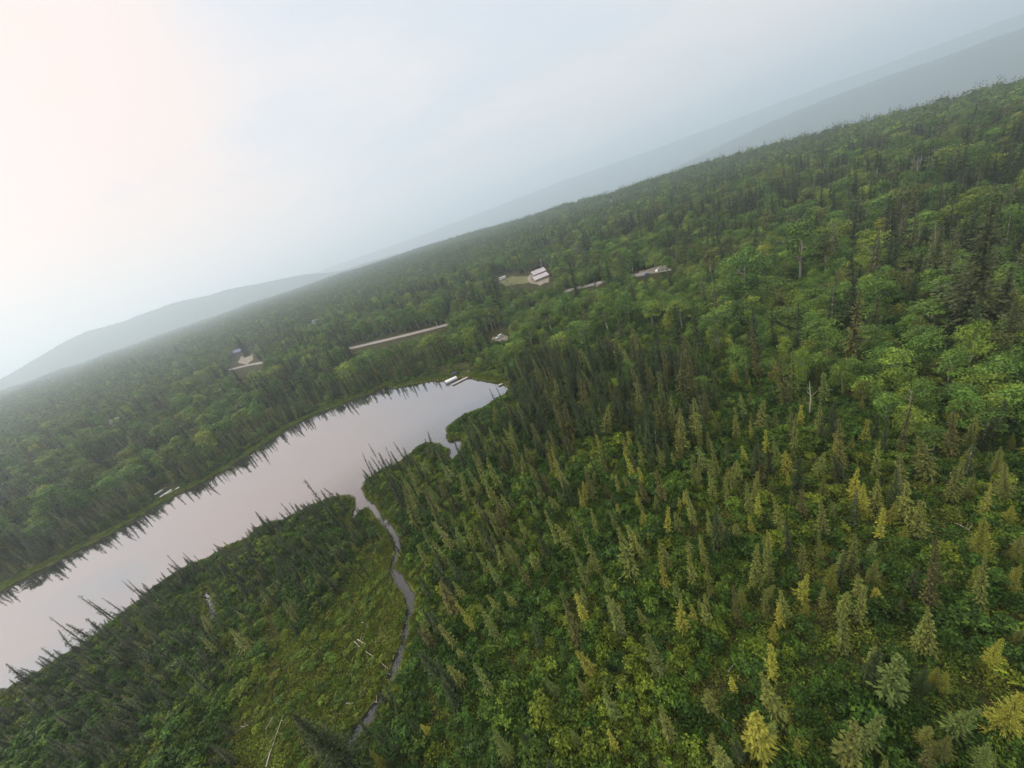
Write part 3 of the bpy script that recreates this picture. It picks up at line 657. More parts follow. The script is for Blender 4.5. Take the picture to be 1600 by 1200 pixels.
def hides(x, y, z, h, w, water=True):
    """would a plant here cover something that the photograph shows in the open?"""
    bad = np.zeros(np.shape(x), bool); half = rng.random(np.shape(x)) < .7
    for f in (0.05, .4, .75, 1.0):
        for s in (-1, 1):
            r = np.hypot(x, y); ox, oy = y/r*w*.42*s*(1-.6*f), -x/r*w*.42*s*(1-.6*f)
            px, py, _ = proj(x+ox, y+oy, z+h*f)
            for k in KEEP: bad |= inpoly(px, py, k)
            for k in GLIMPSE: bad |= inpoly(px, py, k) & half
            if water:
                bad |= inpoly(px, py, OPENW); bad |= creek_hit(px, py, 1.0)
    return bad
def cand(x0, x1, y0, y1, s, jit=.48):
    gx, gy = np.meshgrid(np.arange(x0, x1, s), np.arange(y0, y1, s)); gx = gx.ravel(); gy = gy.ravel()
    return gx+rng.uniform(-jit, jit, len(gx))*s, gy+rng.uniform(-jit, jit, len(gx))*s
_fx = [p[0] for p in FAR_SHORE]; _fy = [p[1] for p in FAR_SHORE]
def farside(px, py): return np.where(px < 785, py < np.interp(px, _fx, _fy)+1, py < 600-(px-785)*1.5)
# regions in the frame, read off at ground level
MEADOW = [(560, 870), (606, 860), (640, 905), (652, 935), (632, 1010), (640, 1030), (600, 1085), (560, 1150), (530, 1200), (380, 1230), (370, 1130), (430, 1030), (500, 960), (540, 920)]
FENA = [(1100, 740), (1600, 650), (1700, 1300), (1120, 1300), (1080, 900)]
GROVE = [(760, 640), (800, 580), (900, 560), (1010, 560), (1110, 600), (1130, 690), (1060, 730), (940, 700), (860, 690), (800, 690)]
SHORE_R = [(590, 760), (700, 680), (800, 650), (900, 700), (900, 800), (780, 900), (700, 900), (640, 840)]
ALDER = [(760, 560), (790, 500), (900, 470), (1100, 440), (1300, 430), (1700, 420), (1700, 650), (1450, 660), (1240, 600), (1120, 560), (1000, 500), (900, 520), (830, 545), (800, 590)]
occ = [np.array([[t_['x'], t_['y'], max(.5, t_['w']*.35)] for t_ in TREES])]
def free(x, y, pad):
    o_ = occ[0]; ok = np.ones(len(x), bool)
    for i in range(0, len(x), 2000):
        dx = x[i:i+2000, None]-o_[None, :, 0]; dy = y[i:i+2000, None]-o_[None, :, 1]
        ok[i:i+2000] = ((dx*dx+dy*dy) > (o_[None, :, 2]+pad)**2).all(1)
    return ok
def fill(x, y, kind, h, w, leafs, probs, bark='d', water=True, pad=.4, check=True):  # water: also keep the open water in sight
    """adds the random trees that stand free and hide nothing"""
    d = shore_fast(x, y); z = height(x, y, d); ok = (d > 1.0) & free(x, y, pad)
    x, y, z, h, w = x[ok], y[ok], z[ok], h[ok], w[ok]
    if check:
        ok = ~hides(x, y, z, h, w, water); x, y, z, h, w = x[ok], y[ok], z[ok], h[ok], w[ok]
    lf = rng.choice(len(leafs), len(x), p=probs)
    for i in range(len(x)):
        TREES.append(dict(kind=kind, x=float(x[i]), y=float(y[i]), z=float(z[i]), h=float(h[i]), w=float(w[i]), leaf=leafs[lf[i]], bark=bark if rng.random() < .8 else 'p', hand=0))
    if len(x): occ[0] = np.concatenate([occ[0], np.stack([x, y, np.maximum(.4, w*.3)], 1)])
def R_(n, a, b): return rng.uniform(a, b, n)
# black spruces of the bog and the grove
x, y = cand(-160, 150, 2, 170, 1.25); px, py, fw = proj(x, y, .4); d = shore_fast(x, y); far = farside(px, py) & (y > 60)
u = rng.random(len(x)); clump = wob(x, y, 9, 5)
pr = np.zeros(len(x))
bog = ~far & (d > 1)
left_bank = bog & (px < 640) & ~inpoly(px, py, MEADOW)
right_bank = bog & ~(left_bank) & ~inpoly(px, py, MEADOW)
pr[right_bank] = .062
pr[right_bank & (py > 880)] = .045
pr[right_bank & (py > 1000)] = .022
pr[right_bank & (px > 1380) & (py > 640)] = .035
pr[right_bank & (clump > .25)] *= 1.9
pr[bog & inpoly(px, py, SHORE_R)] = .13
pr[bog & inpoly(px, py, GROVE)] = .135
pr[bog & inpoly(px, py, ALDER)] = .004
pr[left_bank & (d < 20)] = .34
pr[left_bank & (d >= 20)] = .03
pr[left_bank & (d < 26) & (px < 330)] = .36
pr[(y > 112) & ~inpoly(px, py, GROVE) & (px > 900)] = 0
LB = left_bank
for zone, hr, leafs, probs in ((inpoly(px, py, GROVE), (8, 14), ['sp_dark', 'sp_brown', 'sp_olive'], [.72, .12, .16]),
                               (LB, (3.0, 7.0), ['sp_dark', 'sp_olive'], [.85, .15]),
                               (right_bank & (px < 900), (4.5, 10), ['sp_dark', 'sp_olive', 'sp_grey', 'sp_brown'], [.45, .38, .10, .07]),
                               (right_bank & (px >= 900), (3, 8.5), ['sp_olive', 'sp_yellow', 'sp_dark', 'sp_grey', 'sp_brown'], [.42, .2, .16, .1, .12])):
    k = zone & (u < pr); pr[zone] = 0; n = k.sum(); h = R_(n, *hr)*R_(n, .8, 1.05)
    if zone is LB: h = np.where(d[k] < 5, h*.7, h)
    fill(x[k], y[k], 'black_spruce', h, h*(R_(n, .24, .36) if zone is LB else R_(n, .22, .34))+.25, leafs, probs, pad=.35, water=zone is not LB)
# far bank: a belt of close, thin black spruces behind a strip of sedge
x, y = cand(-420, 45, 60, 330, 1.7); px, py, fw = proj(x, y, .4); d = shore_fast(x, y)
k = farside(px, py) & (y > 60) & (d > 3.2) & (d < 34) & (rng.random(len(x)) < np.interp(d, [3.2, 7, 12, 26, 34], [.14, .30, .55, .5, .15])) & ~inpoly(px, py, [(690, 575), (760, 520), (840, 530), (850, 590), (740, 592)])
x, y = x[k], y[k]; n = len(x); h = (3.5+8*R_(n, 0, 1)**1.4)*(1+.15*wob(x, y, 12)); fill(x, y, 'black_spruce', h, h*R_(n, .16, .25)+.3, ['sp_dark', 'sp_olive', 'sp_brown'], [.52, .40, .08], pad=.2, water=False)
# single taller spruces standing in the thicket, closer together towards the right edge
x, y = cand(20, 260, 60, 230, 5.0); px, py, fw = proj(x, y, 1)
k = (px > 900) & (px < 1750) & (py > 330) & (py < 600) & (rng.random(len(x)) < np.where((px > 1330) & (py < 480), .34, .06)); x, y = x[k], y[k]; n = len(x)
h = R_(n, 10, 20); fill(x, y, 'mid_spruce', h, h*R_(n, .22, .34), ['sp_dark', 'sp_grey2'], [.6, .4], pad=1.0)
# alder and willow thicket with young aspens on the right
x, y = cand(-5, 260, 40, 240, 3.4); px, py, fw = proj(x, y, 1); d = shore_fast(x, y)
k = inpoly(px, py, ALDER) | (~farside(px, py) & (px > 1150) & (py < 600) & (py > 425)) | ((px > 1500) & (py < 700) & (py > 440)); k &= (px < 1900) & (d > 3)
x, y = x[k], y[k]; n = len(x); h = R_(n, 3.2, 9)*(1+.25*wob(x, y, 15)); w = h*R_(n, .62, .95)+.6
fill(x, y, 'alder', h, w, ['br_green', 'br_bright', 'br_dull', 'br_yellow'], [.66, .19, .13, .02], pad=.6)
# forest beyond: aspen, birch and spruce
def forest(rmin, rmax, s, bmin=-72, bmax=82):
    x, y = cand(-rmax, rmax, 0, rmax, s); r = np.hypot(x, y); th = np.degrees(np.arctan2(x, y)); k = (r > rmin) & (r < rmax) & (th > bmin) & (th < bmax)
    x, y, r, th = x[k], y[k], r[k], th[k]; k = r < np.interp(th, _TH, _RE)+160; return x[k], y[k], r[k], th[k]
x, y, r, th = forest(60, 520, 6.0); px, py, fw = proj(x, y, 1); d = shore_fast(x, y)
k = (farside(px, py) | (py < 430)) & (y > 60) & ~inpoly(px, py, ALDER) & (d > 24) & ~((px > 1480) & (py > 430)) & (px < 2300)
k &= ~inpoly(px, py, GROVE) & ~((px > 785) & (py > 445))
x, y, r, px, py = x[k], y[k], r[k], px[k], py[k]; n = len(x); patch = wob(x, y, 34, 1)+.4*wob(x, y, 13, 2)
con = rng.random(n) < np.clip(.42+.75*patch+.12*(px > 950), .08, .9)
grow = 1+.12*wob(x, y, 60)
h = (8+9*R_(n, 0, 1)**1.3)*grow; h = np.where(r < 270, h*.85, h)
b = ~con; fill(x[b], y[b], 'broadleaf', h[b], h[b]*R_(b.sum(), .52, .80), ['br_green', 'br_bright', 'br_dull', 'br_yellow'], [.60, .20, .18, .02], pad=.8)
h = R_(n, 10, 21)*grow; h = np.where(r < 270, h*.85, h); fill(x[con], y[con], 'mid_spruce', h[con], h[con]*R_(con.sum(), .24, .38), ['sp_dark', 'sp_grey2'], [.75, .25], pad=.6)
# young growth wherever the tall trees leave the road and the yards in sight
x, y = cand(-330, 330, 150, 520, 3.6); px, py, fw = proj(x, y, 1); d = shore_fast(x, y)
k = (farside(px, py) | (py < 450)) & ~inpoly(px, py, ALDER) & (d > 8) & (px < 1300) & (px > 200) & (np.hypot(x, y) < np.where(px < 785, 390, 330)); x, y = x[k], y[k]; n = len(x)
h = np.where((proj(x, y, 1)[0] > 800), R_(n, 3.5, 9.5), R_(n, 1.6, 5.5)); fill(x, y, 'alder', h, h*R_(n, .7, 1.1), ['br_green', 'br_bright', 'br_dull'], [.6, .2, .2], pad=.7)
print('trees', len(TREES))
# ------------------------------------------------------------------ individuals and masses
ROOTS = []
COLW = dict(sp_dark='dark green', sp_olive='olive green', sp_yellow='yellow-green', sp_grey='grey-green', sp_brown='brownish', sp_grey2='dusky green',
            br_green='mid green', br_bright='bright green', br_yellow='yellow-green', br_dull='dull olive', sh_deep='deep green', sh_mid='mid green', sh_lime='lime green', sh_sedge='tan-green')
LIBS = dict(black_spruce=(BS, 10, 2.0), thin_spruce=(THIN, 10, 1.6), young=(YS, 5, 2.5), big_spruce=(WS, 25, 10.0), mid_spruce=(MS, 18, 5.2), broadleaf=(BL, 15, 7.6), alder=(AL, 7, 6.6))
NAMES = dict(black_spruce=('black_spruce', 'spruce tree', 'black spruce'), thin_spruce=('black_spruce', 'spruce tree', 'thin black spruce'), big_spruce=('white_spruce', 'spruce tree', 'white spruce'),
             mid_spruce=('white_spruce', 'spruce tree', 'white spruce'), broadleaf=('aspen_tree', 'tree', 'leafy tree'), alder=('alder_bush', 'bush', 'alder bush'))
def lib_of(t):
    k = t['kind']
    if k == 'black_spruce' and t['w']/t['h'] > .36: k = 'young'
    return k
for i, t in enumerate(TREES):
    t['i'] = i; px, py, fw = [float(v) for v in proj(t['x'], t['y'], t['z']+t['h'])]; bx, by, _ = [float(v) for v in proj(t['x'], t['y'], t['z'])]
    t['px'], t['py'], t['bx'], t['by'] = px, py, bx, by
    inside = (-5 < px < 1605 and 0 < py < 1200) or (0 < bx < 1600 and 0 < by < 1200)
    t['size'] = math.hypot(px-bx, py-by)*(1 if inside else 0)*(1.6 if t['hand'] else 1) if fw > 1 else 0
SETS = [('black_spruce', ('black_spruce', 'thin_spruce'), 300), ('white_spruce', ('big_spruce', 'mid_spruce'), 230), ('aspen_tree', ('broadleaf',), 260), ('alder_bush', ('alder',), 240)]
def put_tree(t):
    nm = NAMES[t['kind']]; k = lib_of(t); lib, H0, W0 = LIBS[k]; i = t['i'] % len(lib)
    s = (t['w']/W0, t['w']/W0*random.uniform(.9, 1.1), t['h']/H0)
    r = empty(nm[0], (t['x'], t['y'], t['z']-.05), random.uniform(0, 6.28), s)
    r.rotation_euler[0] = random.gauss(0, .035); r.rotation_euler[1] = random.gauss(0, .035)
    bark = BARK_P if t.get('bark') == 'p' or k == 'broadleaf' else BARK_D
    for me in (trunkmesh(k, lib, i, bark), crownmesh(k, lib, i, t['leaf'])):
        c = bpy.data.objects.new(me.name.split('.')[0], me); c.parent = r; link(c)
    tag(r, None, nm[1]); ROOTS.append((r, t, nm)); return r
masses = {}
for nm, kinds, lim in SETS:
    L_ = sorted([t for t in TREES if t['kind'] in kinds], key=lambda t: -t['size'])
    for j, t in enumerate(L_):
        if j < lim and t['size'] > 0: put_tree(t)
        else: masses.setdefault(nm, []).append(t)
for nm, L_ in masses.items():
    meshes, key, idx, pts, rot, scl = [], {}, [], [], [], []
    for t in L_:
        k = lib_of(t); lib, H0, W0 = LIBS[k]; i = t['i'] % len(lib); kk = (k, i, t['leaf'])
        if kk not in key: key[kk] = len(meshes); meshes.append(wholemesh(k, lib, i, t['leaf'], BARK_P if k == 'broadleaf' else BARK_D))
        idx.append(key[kk]); pts.append((t['x'], t['y'], t['z']-.05)); rot.append((random.gauss(0, .04), random.gauss(0, .04), random.uniform(0, 6.28)))
        scl.append((t['w']/W0, t['w']/W0, t['h']/H0))
    lab = dict(black_spruce='smaller thin dark spruces massed along both lake banks and through the bog', white_spruce='dark pointed spruces massed through the forest behind lake and road',
               aspen_tree='leafy green trees massed in the forest behind the road', alder_bush='low leafy alder thicket massed behind the bog and along the road')[nm]
    mass(nm+'_stand', meshes, pts, rot, scl, idx, lab, 'forest')
# distant forest: patches of ten or so trees each, out to the edge of the plateau
PATCH = []
for i in range(7):
    R = np.random.default_rng(300+i); parts = []
    for j in range(15):
        ox, oy = R.uniform(-9.5, 9.5, 2); con = R.random() < (.15, .35, .5, .25, .7, .1, .4)[i]
        if con:
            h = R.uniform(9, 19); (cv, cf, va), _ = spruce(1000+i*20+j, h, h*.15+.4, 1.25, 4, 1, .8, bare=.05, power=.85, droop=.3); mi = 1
        else:
            h = R.uniform(9, 15); (cv, cf, va), (tv, tf) = broadleaf(2000+i*20+j, h, h*R.uniform(.5, .75), 9, 15, .82, base=.25, lobe_r=.27); mi = 0 if R.random() < .65 else 2
            if R.random() < .4: parts.append((tv*np.array([1.6, 1.6, 1])+np.array([ox, oy, 0]), tf, 3, None))
        parts.append((cv+np.array([ox, oy, 0]), cf, mi, va))
    V, F_, mi, va = merge(parts); PATCH.append(npmesh('tree_patch', V, F_, [LM['br_green'], LM['sp_dark'], LM['br_dull'] if i % 2 else LM['br_bright'], BARK_P], mi, va))
P_ = []
for s0, a, b in ((15, 505, 1300), (18, 1300, 2300), (24, 2300, 3600)):
    x, y, r, th = forest(a, b, s0, -64, 70); z = height(x, y)
    ok = np.ones(len(x), bool)
    qx, qy, _ = proj(x, y, z+8); ok &= (qx > -250) & (qx < 1850)
    ok &= ~hides(x, y, z, np.full(len(x), 12.0), np.full(len(x), 16.0), False)
    P_.append(np.stack([x, y, z-.3, np.full(len(x), s0/15.0)], 1)[ok])
P_ = np.concatenate(P_); n = len(P_); print('patches', n)
con = wob(P_[:, 0], P_[:, 1], 120, 3)+rng.normal(0, .35, n)
idx = np.where(con > .25, rng.choice([2, 4, 6], n), rng.choice([0, 1, 3, 5], n))
hs = rng.uniform(.8, 1.2, n)*(1+.15*wob(P_[:, 0], P_[:, 1], 90, 1))
mass('distant_woodland', PATCH, P_[:, :3], np.stack([np.zeros(n), np.zeros(n), rng.uniform(0, 6.28, n)], 1), np.stack([P_[:, 3], P_[:, 3], hs], 1), idx,
     'hazy mixed forest covering the plateau out to the skyline', 'forest')

# ------------------------------------------------------------------ shrubs, sedge and moss plants of the bog
x, y = cand(-190, 190, -6, 200, 1.5); px, py, fw = proj(x, y, .4); d = shore(x, y); u = rng.random(len(x))
far = farside(px, py) & (y > 60); mead = inpoly(px, py, MEADOW); fen = inpoly(px, py, FENA)
pn = wob(x, y, 5.5, 1)+.6*wob(x, y, 2.2, 4)
pr = np.full(len(x), .88)
pr = np.where(fen, np.clip(.60+.55*pn, .08, .95), pr)
pr = np.where(mead, np.clip(.66+.5*pn, .12, .95), pr)
pr = np.where((px < 640) & ~mead & ~far, np.clip(.72+.45*pn, .2, .95), pr)
pr = np.where(inpoly(px, py, ALDER), .35, pr)
pr = np.where(far, np.where(d < 3, .12, .6), pr)
pr = np.where((y > 195) | (np.hypot(x, y) > 215), pr*.35, pr)
k = (u < pr) & (d > .35) & (px > -250) & (px < 1900) & (fw > 1)
x, y, px, py, d, far, mead, fen, pn, fw = [q[k] for q in (x, y, px, py, d, far, mead, fen, pn, fw)]
z = height(x, y, d); n = len(x)
h = rng.uniform(.8, 2.9, n)*(1+.3*pn); h = np.where(fen, h*.85, h); h = np.where(mead, h*.55, h); h = np.where(far, h*.9, h)
h = np.minimum(h, .35+d*.55)
w = h*rng.uniform(.75, 1.15, n)+.55
w = np.minimum(w, .5+d*.8)
kz = wob(x, y, 11, 6)+.5*wob(x, y, 4, 2)+rng.normal(0, .45, n)
sh_leaf = np.where(kz > .75, 2, np.where(kz > .05, 1, 0))
sh_leaf = np.where(fen & (kz > .25), np.where(rng.random(n) < .5, 2, 1), sh_leaf)
sh_leaf = np.where(mead, rng.choice([1, 2, 3], n, p=[.5, .36, .14]), sh_leaf)
bank = (d < 2.2) & (rng.random(n) < .6); sh_leaf = np.where(bank, np.where(rng.random(n) < .6, 2, 1), sh_leaf)
SHL = ['sh_deep', 'sh_mid', 'sh_lime', 'sh_sedge']
hid = np.zeros(n, bool)
for kk in KEEP[6:8]+KEEP[-2:]: hid |= inpoly(px, py, kk) & ((d < 3) | (py < 545) | (h > 1.6))
px2, py2, _ = proj(x, y, z+h); hid |= creek_hit(px2, py2, 0) & (d > 0) & (h > .7)
x, y, z, h, w, px, py, fw, sh_leaf, d = [q[~hid] for q in (x, y, z, h, w, px, py, fw, sh_leaf, d)]; n = len(x)
big = np.where((px > 0) & (px < 1600) & (py > 0) & (py < 1200), h/fw*w, 0); order = np.argsort(-big)
shape = rng.integers(0, 4, n); SHH = [2.0, 2.4, 1.6, 2.8]; SHW = [2.4, 2.2, 2.6, 2.6]
top = order[:260]
for q in top:
    q = int(q); me = shrubmesh(int(shape[q]), SHL[sh_leaf[q]])
    o = bpy.data.objects.new('willow_shrub', me); o.location = (x[q], y[q], z[q]-.05); o.rotation_euler = (0, 0, random.uniform(0, 6.28))
    o.scale = (w[q]/SHW[shape[q]], w[q]/SHW[shape[q]], h[q]/SHH[shape[q]]); link(o); tag(o, None, 'shrub')
    ROOTS.append((o, dict(px=float(px[q]), py=float(py[q]), bx=float(px[q]), by=float(py[q]), h=float(h[q]), w=float(w[q]), kind='shrub', leaf=SHL[sh_leaf[q]]), ('willow_shrub', 'shrub', 'willow shrub')))
rest = order[260:]; meshes = [shrubmesh(i, l) for l in SHL for i in range(4)]
sc = np.stack([w/np.array(SHW)[shape], w/np.array(SHW)[shape], h/np.array(SHH)[shape]], 1)
mass('shrub_thicket', meshes, np.stack([x, y, z-.05], 1)[rest], np.stack([np.zeros(n), np.zeros(n), rng.uniform(0, 6.28, n)], 1)[rest], sc[rest], (sh_leaf*4+shape)[rest],
     'knee-high green willow and birch scrub covering the bog', 'scrub')
print('shrubs', n)
# low heath plants and moss
x, y = cand(-150, 130, -4, 150, 1.15); px, py, fw = proj(x, y, .4); k = (px > -150) & (px < 1750) & (fw > 1); x, y, px, py = x[k], y[k], px[k], py[k]
d = shore(x, y); k = (d > .5); x, y, px, py, d = x[k], y[k], px[k], py[k], d[k]; z = height(x, y, d); n = len(x)
meshes = [shrubmesh(i, l, LP, 'low_plant') for l in SHL for i in range(3)]
mead = inpoly(px, py, MEADOW); kz = wob(x, y, 6, 3)+rng.normal(0, .4, n)
lf = np.where(kz > .35, 3, np.where(kz > -.1, 2, np.where(kz > -.5, 1, 0))); lf = np.where(mead | (d < 2.5), rng.choice([2, 3, 3, 1], n), lf)
s = rng.uniform(.7, 1.15, n)
mass('heath_plants', meshes, np.stack([x, y, z-.03], 1), np.stack([np.zeros(n), np.zeros(n), rng.uniform(0, 6.28, n)], 1), np.stack([s, s, s*rng.uniform(.6, 1.4, n)], 1), lf*3+rng.integers(0, 3, n),
     'low heath and moss plants between the shrubs of the bog', 'ground cover')
# sedge along the banks and in the meadow
x, y = cand(-330, 60, 10, 215, .9); px, py, fw = proj(x, y, .2); k = (px > -200) & (px < 1700) & (fw > 1); x, y, px, py = x[k], y[k], px[k], py[k]
d = shore(x, y); far = farside(px, py) & (y > 60); mead = inpoly(px, py, MEADOW)
k = (d > .12) & ((d < np.where(far, 5.5, 2.0)) | (mead & (rng.random(len(x)) < .7)))
x, y, d = x[k], y[k], d[k]; z = height(x, y, d); n = len(x); s = rng.uniform(.7, 1.3, n)
meshes = [shrubmesh(i, l, TF, 'tuft') for l in ('sh_lime', 'sh_sedge', 'sh_mid') for i in range(2)]
mass('sedge_grass', meshes, np.stack([x, y, z], 1), np.stack([np.zeros(n), np.zeros(n), rng.uniform(0, 6.28, n)], 1), np.stack([s, s, s], 1), rng.choice(3, n, p=[.45, .35, .2])*2+rng.integers(0, 2, n),
     'fringe of yellow-green sedge along the lake and creek banks', 'grass')
print('sedge', n)
# floating leaves in the shallows
LILY = plain('lily_leaf', (0.24, 0.27, 0.10), 0.35, (0.15, 0.20, 0.06), 3)
V, F_ = [], []; R = np.random.default_rng(5)
for (cx, cy_, rx, ry, nn) in ((560, 748, 22, 8, 70), (583, 738, 12, 6, 30), (690, 668, 10, 7, 30), (688, 690, 12, 5, 40), (640, 700, 8, 4, 20), (712, 670, 5, 8, 14)):
    for _ in range(nn):
        x0, y0 = [float(v) for v in flat(cx+R.normal(0, rx), cy_+R.normal(0, ry))]
        if float(shore(np.array([x0]), np.array([y0]))[0]) > -.25: continue
        rr = R.uniform(.10, .22); a0 = R.uniform(0, 6.28); b0 = len(V)
        V.append((x0, y0, .012)); V += [(x0+rr*math.cos(a0+.25+5.8*q/9), y0+rr*math.sin(a0+.25+5.8*q/9), .010) for q in range(10)]
        F_ += [(b0, b0+1+q, b0+2+q) for q in range(9)]
tag(meshobj('lily_pads', V, F_, LILY), 'scattered pale lily pads floating in the shallows', 'water plants', kind='stuff')
# ------------------------------------------------------------------ roads, yards
GRAVEL = plain('gravel', (0.40, 0.34, 0.29), 0.95, (0.28, 0.24, 0.20), 1.2)
ASPH = plain('worn_asphalt', (0.30, 0.265, 0.245), 0.9, (0.24, 0.21, 0.19), .8)
DIRT = plain('pale_dirt', (0.30, 0.26, 0.21), 0.95, (0.17, 0.15, 0.10), .3)
LAWN = plain('mown_grass', (0.10, 0.125, 0.03), 0.95, (0.14, 0.12, 0.045), .3)
def strip(name, pts, width, mat, lift=.12):
    P_ = [ground(*p)[:2] for p in pts]; Q = []
    for a, b in zip(P_[:-1], P_[1:]):
        m_ = max(2, int(math.hypot(b[0]-a[0], b[1]-a[1])/4))
        Q += [(a[0]+(b[0]-a[0])*i/m_, a[1]+(b[1]-a[1])*i/m_) for i in range(m_)]
    Q.append(P_[-1]); Q = np.array(Q)
    for _ in range(6): Q[1:-1] = .25*Q[:-2]+.5*Q[1:-1]+.25*Q[2:]
    T = np.gradient(Q, axis=0); T /= np.linalg.norm(T, axis=1, keepdims=True); S = np.stack([-T[:, 1], T[:, 0]], 1); V = []
    offs = np.linspace(-.5, .5, 5)*width
    for o_ in offs:
        xy = Q+S*o_; V.append(np.stack([xy[:, 0], xy[:, 1], height(xy[:, 0], xy[:, 1])+lift], 1))
    zc = np.max(np.stack([v[:, 2] for v in V]), 0)
    for v in V: v[:, 2] = .3*v[:, 2]+.7*zc
    V = np.concatenate(V); n_ = len(Q); ii = (np.arange(4)[:, None]*n_+np.arange(n_-1)[None, :]).ravel()
    me = npmesh(name, V, np.stack([ii, ii+1, ii+1+n_, ii+n_], 1), [mat], smooth=True)
    return tag(link(bpy.data.objects.new(name, me)), kind='structure')
strip('road', [(250, 606), (362, 577), (395, 569), (450, 561), (500, 554), (546, 545), (600, 532.5), (650, 520.5), (698, 508), (745, 495), (786, 483), (834, 469), (890, 454), (932, 443), (990, 431), (1038, 422), (1100, 413), (1180, 402), (1260, 388)], 7.4, ASPH, .22)
def patch(name, poly, mat, lift=.1, grow=1.0):
    """a sheet over the terrain inside the outline"""
    P_ = [ground(*p)[:2] for p in poly]; c_ = np.mean(P_, axis=0); P_ = [tuple(c_+(np.array(p)-c_)*grow) for p in P_]
    V, F_ = [], []; rings = 6; m_ = []
    for a, b in zip(P_, P_[1:]+P_[:1]):
        for i in range(4): m_.append((a[0]+(b[0]-a[0])*i/4, a[1]+(b[1]-a[1])*i/4))
    k = len(m_); V.append((c_[0], c_[1]))
    for r_ in range(1, rings+1):
        for i, p in enumerate(m_):
            j = 1+.06*math.sin(i*2.1)*(r_ == rings); V.append((c_[0]+(p[0]-c_[0])*r_/rings*j, c_[1]+(p[1]-c_[1])*r_/rings*j))
    V = np.array(V); z_ = height(V[:, 0], V[:, 1])+lift
    F_ = [(0, 1+i, 1+(i+1) % k) for i in range(k)]
    for r_ in range(rings-1):
        a = 1+r_*k; F_ += [(a+i, a+k+i, a+k+(i+1) % k, a+(i+1) % k) for i in range(k)]
    return tag(meshobj(name, np.column_stack([V, z_]), F_, mat), kind='structure')
patch('ground_gravel_yard', [(824, 434), (838, 421), (858, 430), (858, 440), (844, 446), (826, 442)], DIRT, .14)
patch('ground_lawn', [(780, 440), (800, 432), (826, 432), (826, 442), (790, 447)], LAWN, .10)
patch('ground_verge', [(787, 479), (800, 470), (850, 455), (858, 460), (836, 470)], LAWN, .12)
patch('ground_gravel_yard', [(994, 433), (1000, 424), (1040, 414), (1044, 420), (1028, 427)], DIRT, .14)
patch('ground_gravel_yard', [(372, 567), (376, 558), (394, 550), (396, 561), (386, 570)], DIRT, .14)
patch('ground_gravel_yard', [(925, 446), (934, 440), (939, 443), (932, 449)], DIRT, .14)
patch('ground_lawn', [(569, 500), (574, 492), (584, 487), (585, 497)], LAWN, .14)
patch('ground_gravel_yard', [(766, 537), (770, 527), (792, 524), (796, 531)], DIRT, .10)
patch('ground_cutting', [(951, 324), (954, 309), (961, 308), (958, 323)], DIRT, .5)
# ------------------------------------------------------------------ buildings
METAL_W = plain('white_metal_roof', (0.58, 0.53, 0.53), 0.45, (0.38, 0.33, 0.33), .5)
METAL_B = plain('blue_roof', (0.09, 0.12, 0.26), 0.5, (0.07, 0.09, 0.18), 1)
METAL_G = plain('grey_roof', (0.25, 0.27, 0.30), 0.6, (0.17, 0.18, 0.2), 1)
TEAL = plain('pale_teal_siding', (0.42, 0.60, 0.64), 0.6, (0.34, 0.50, 0.54), 1)
RED = plain('red_siding', (0.38, 0.10, 0.07), 0.7, (0.28, 0.08, 0.06), 1)
TAN = plain('tan_siding', (0.34, 0.27, 0.22), 0.8, (0.26, 0.21, 0.16), 1)
WHITE = plain('white_paint', (0.80, 0.79, 0.77), 0.45, (0.68, 0.67, 0.65), 2)
GLASS = plain('dark_glass', (0.03, 0.04, 0.05), 0.08, (0.02, 0.03, 0.04), 2)
BLACK = plain('black_rubber', (0.02, 0.02, 0.02), 0.8, (0.03, 0.03, 0.03), 4)
BLUE = plain('navy_canvas', (0.02, 0.03, 0.07), 0.7, (0.03, 0.04, 0.08), 3)
PLANK = plain('grey_planks', (0.38, 0.34, 0.32), 0.8, (0.33, 0.29, 0.26), 3)
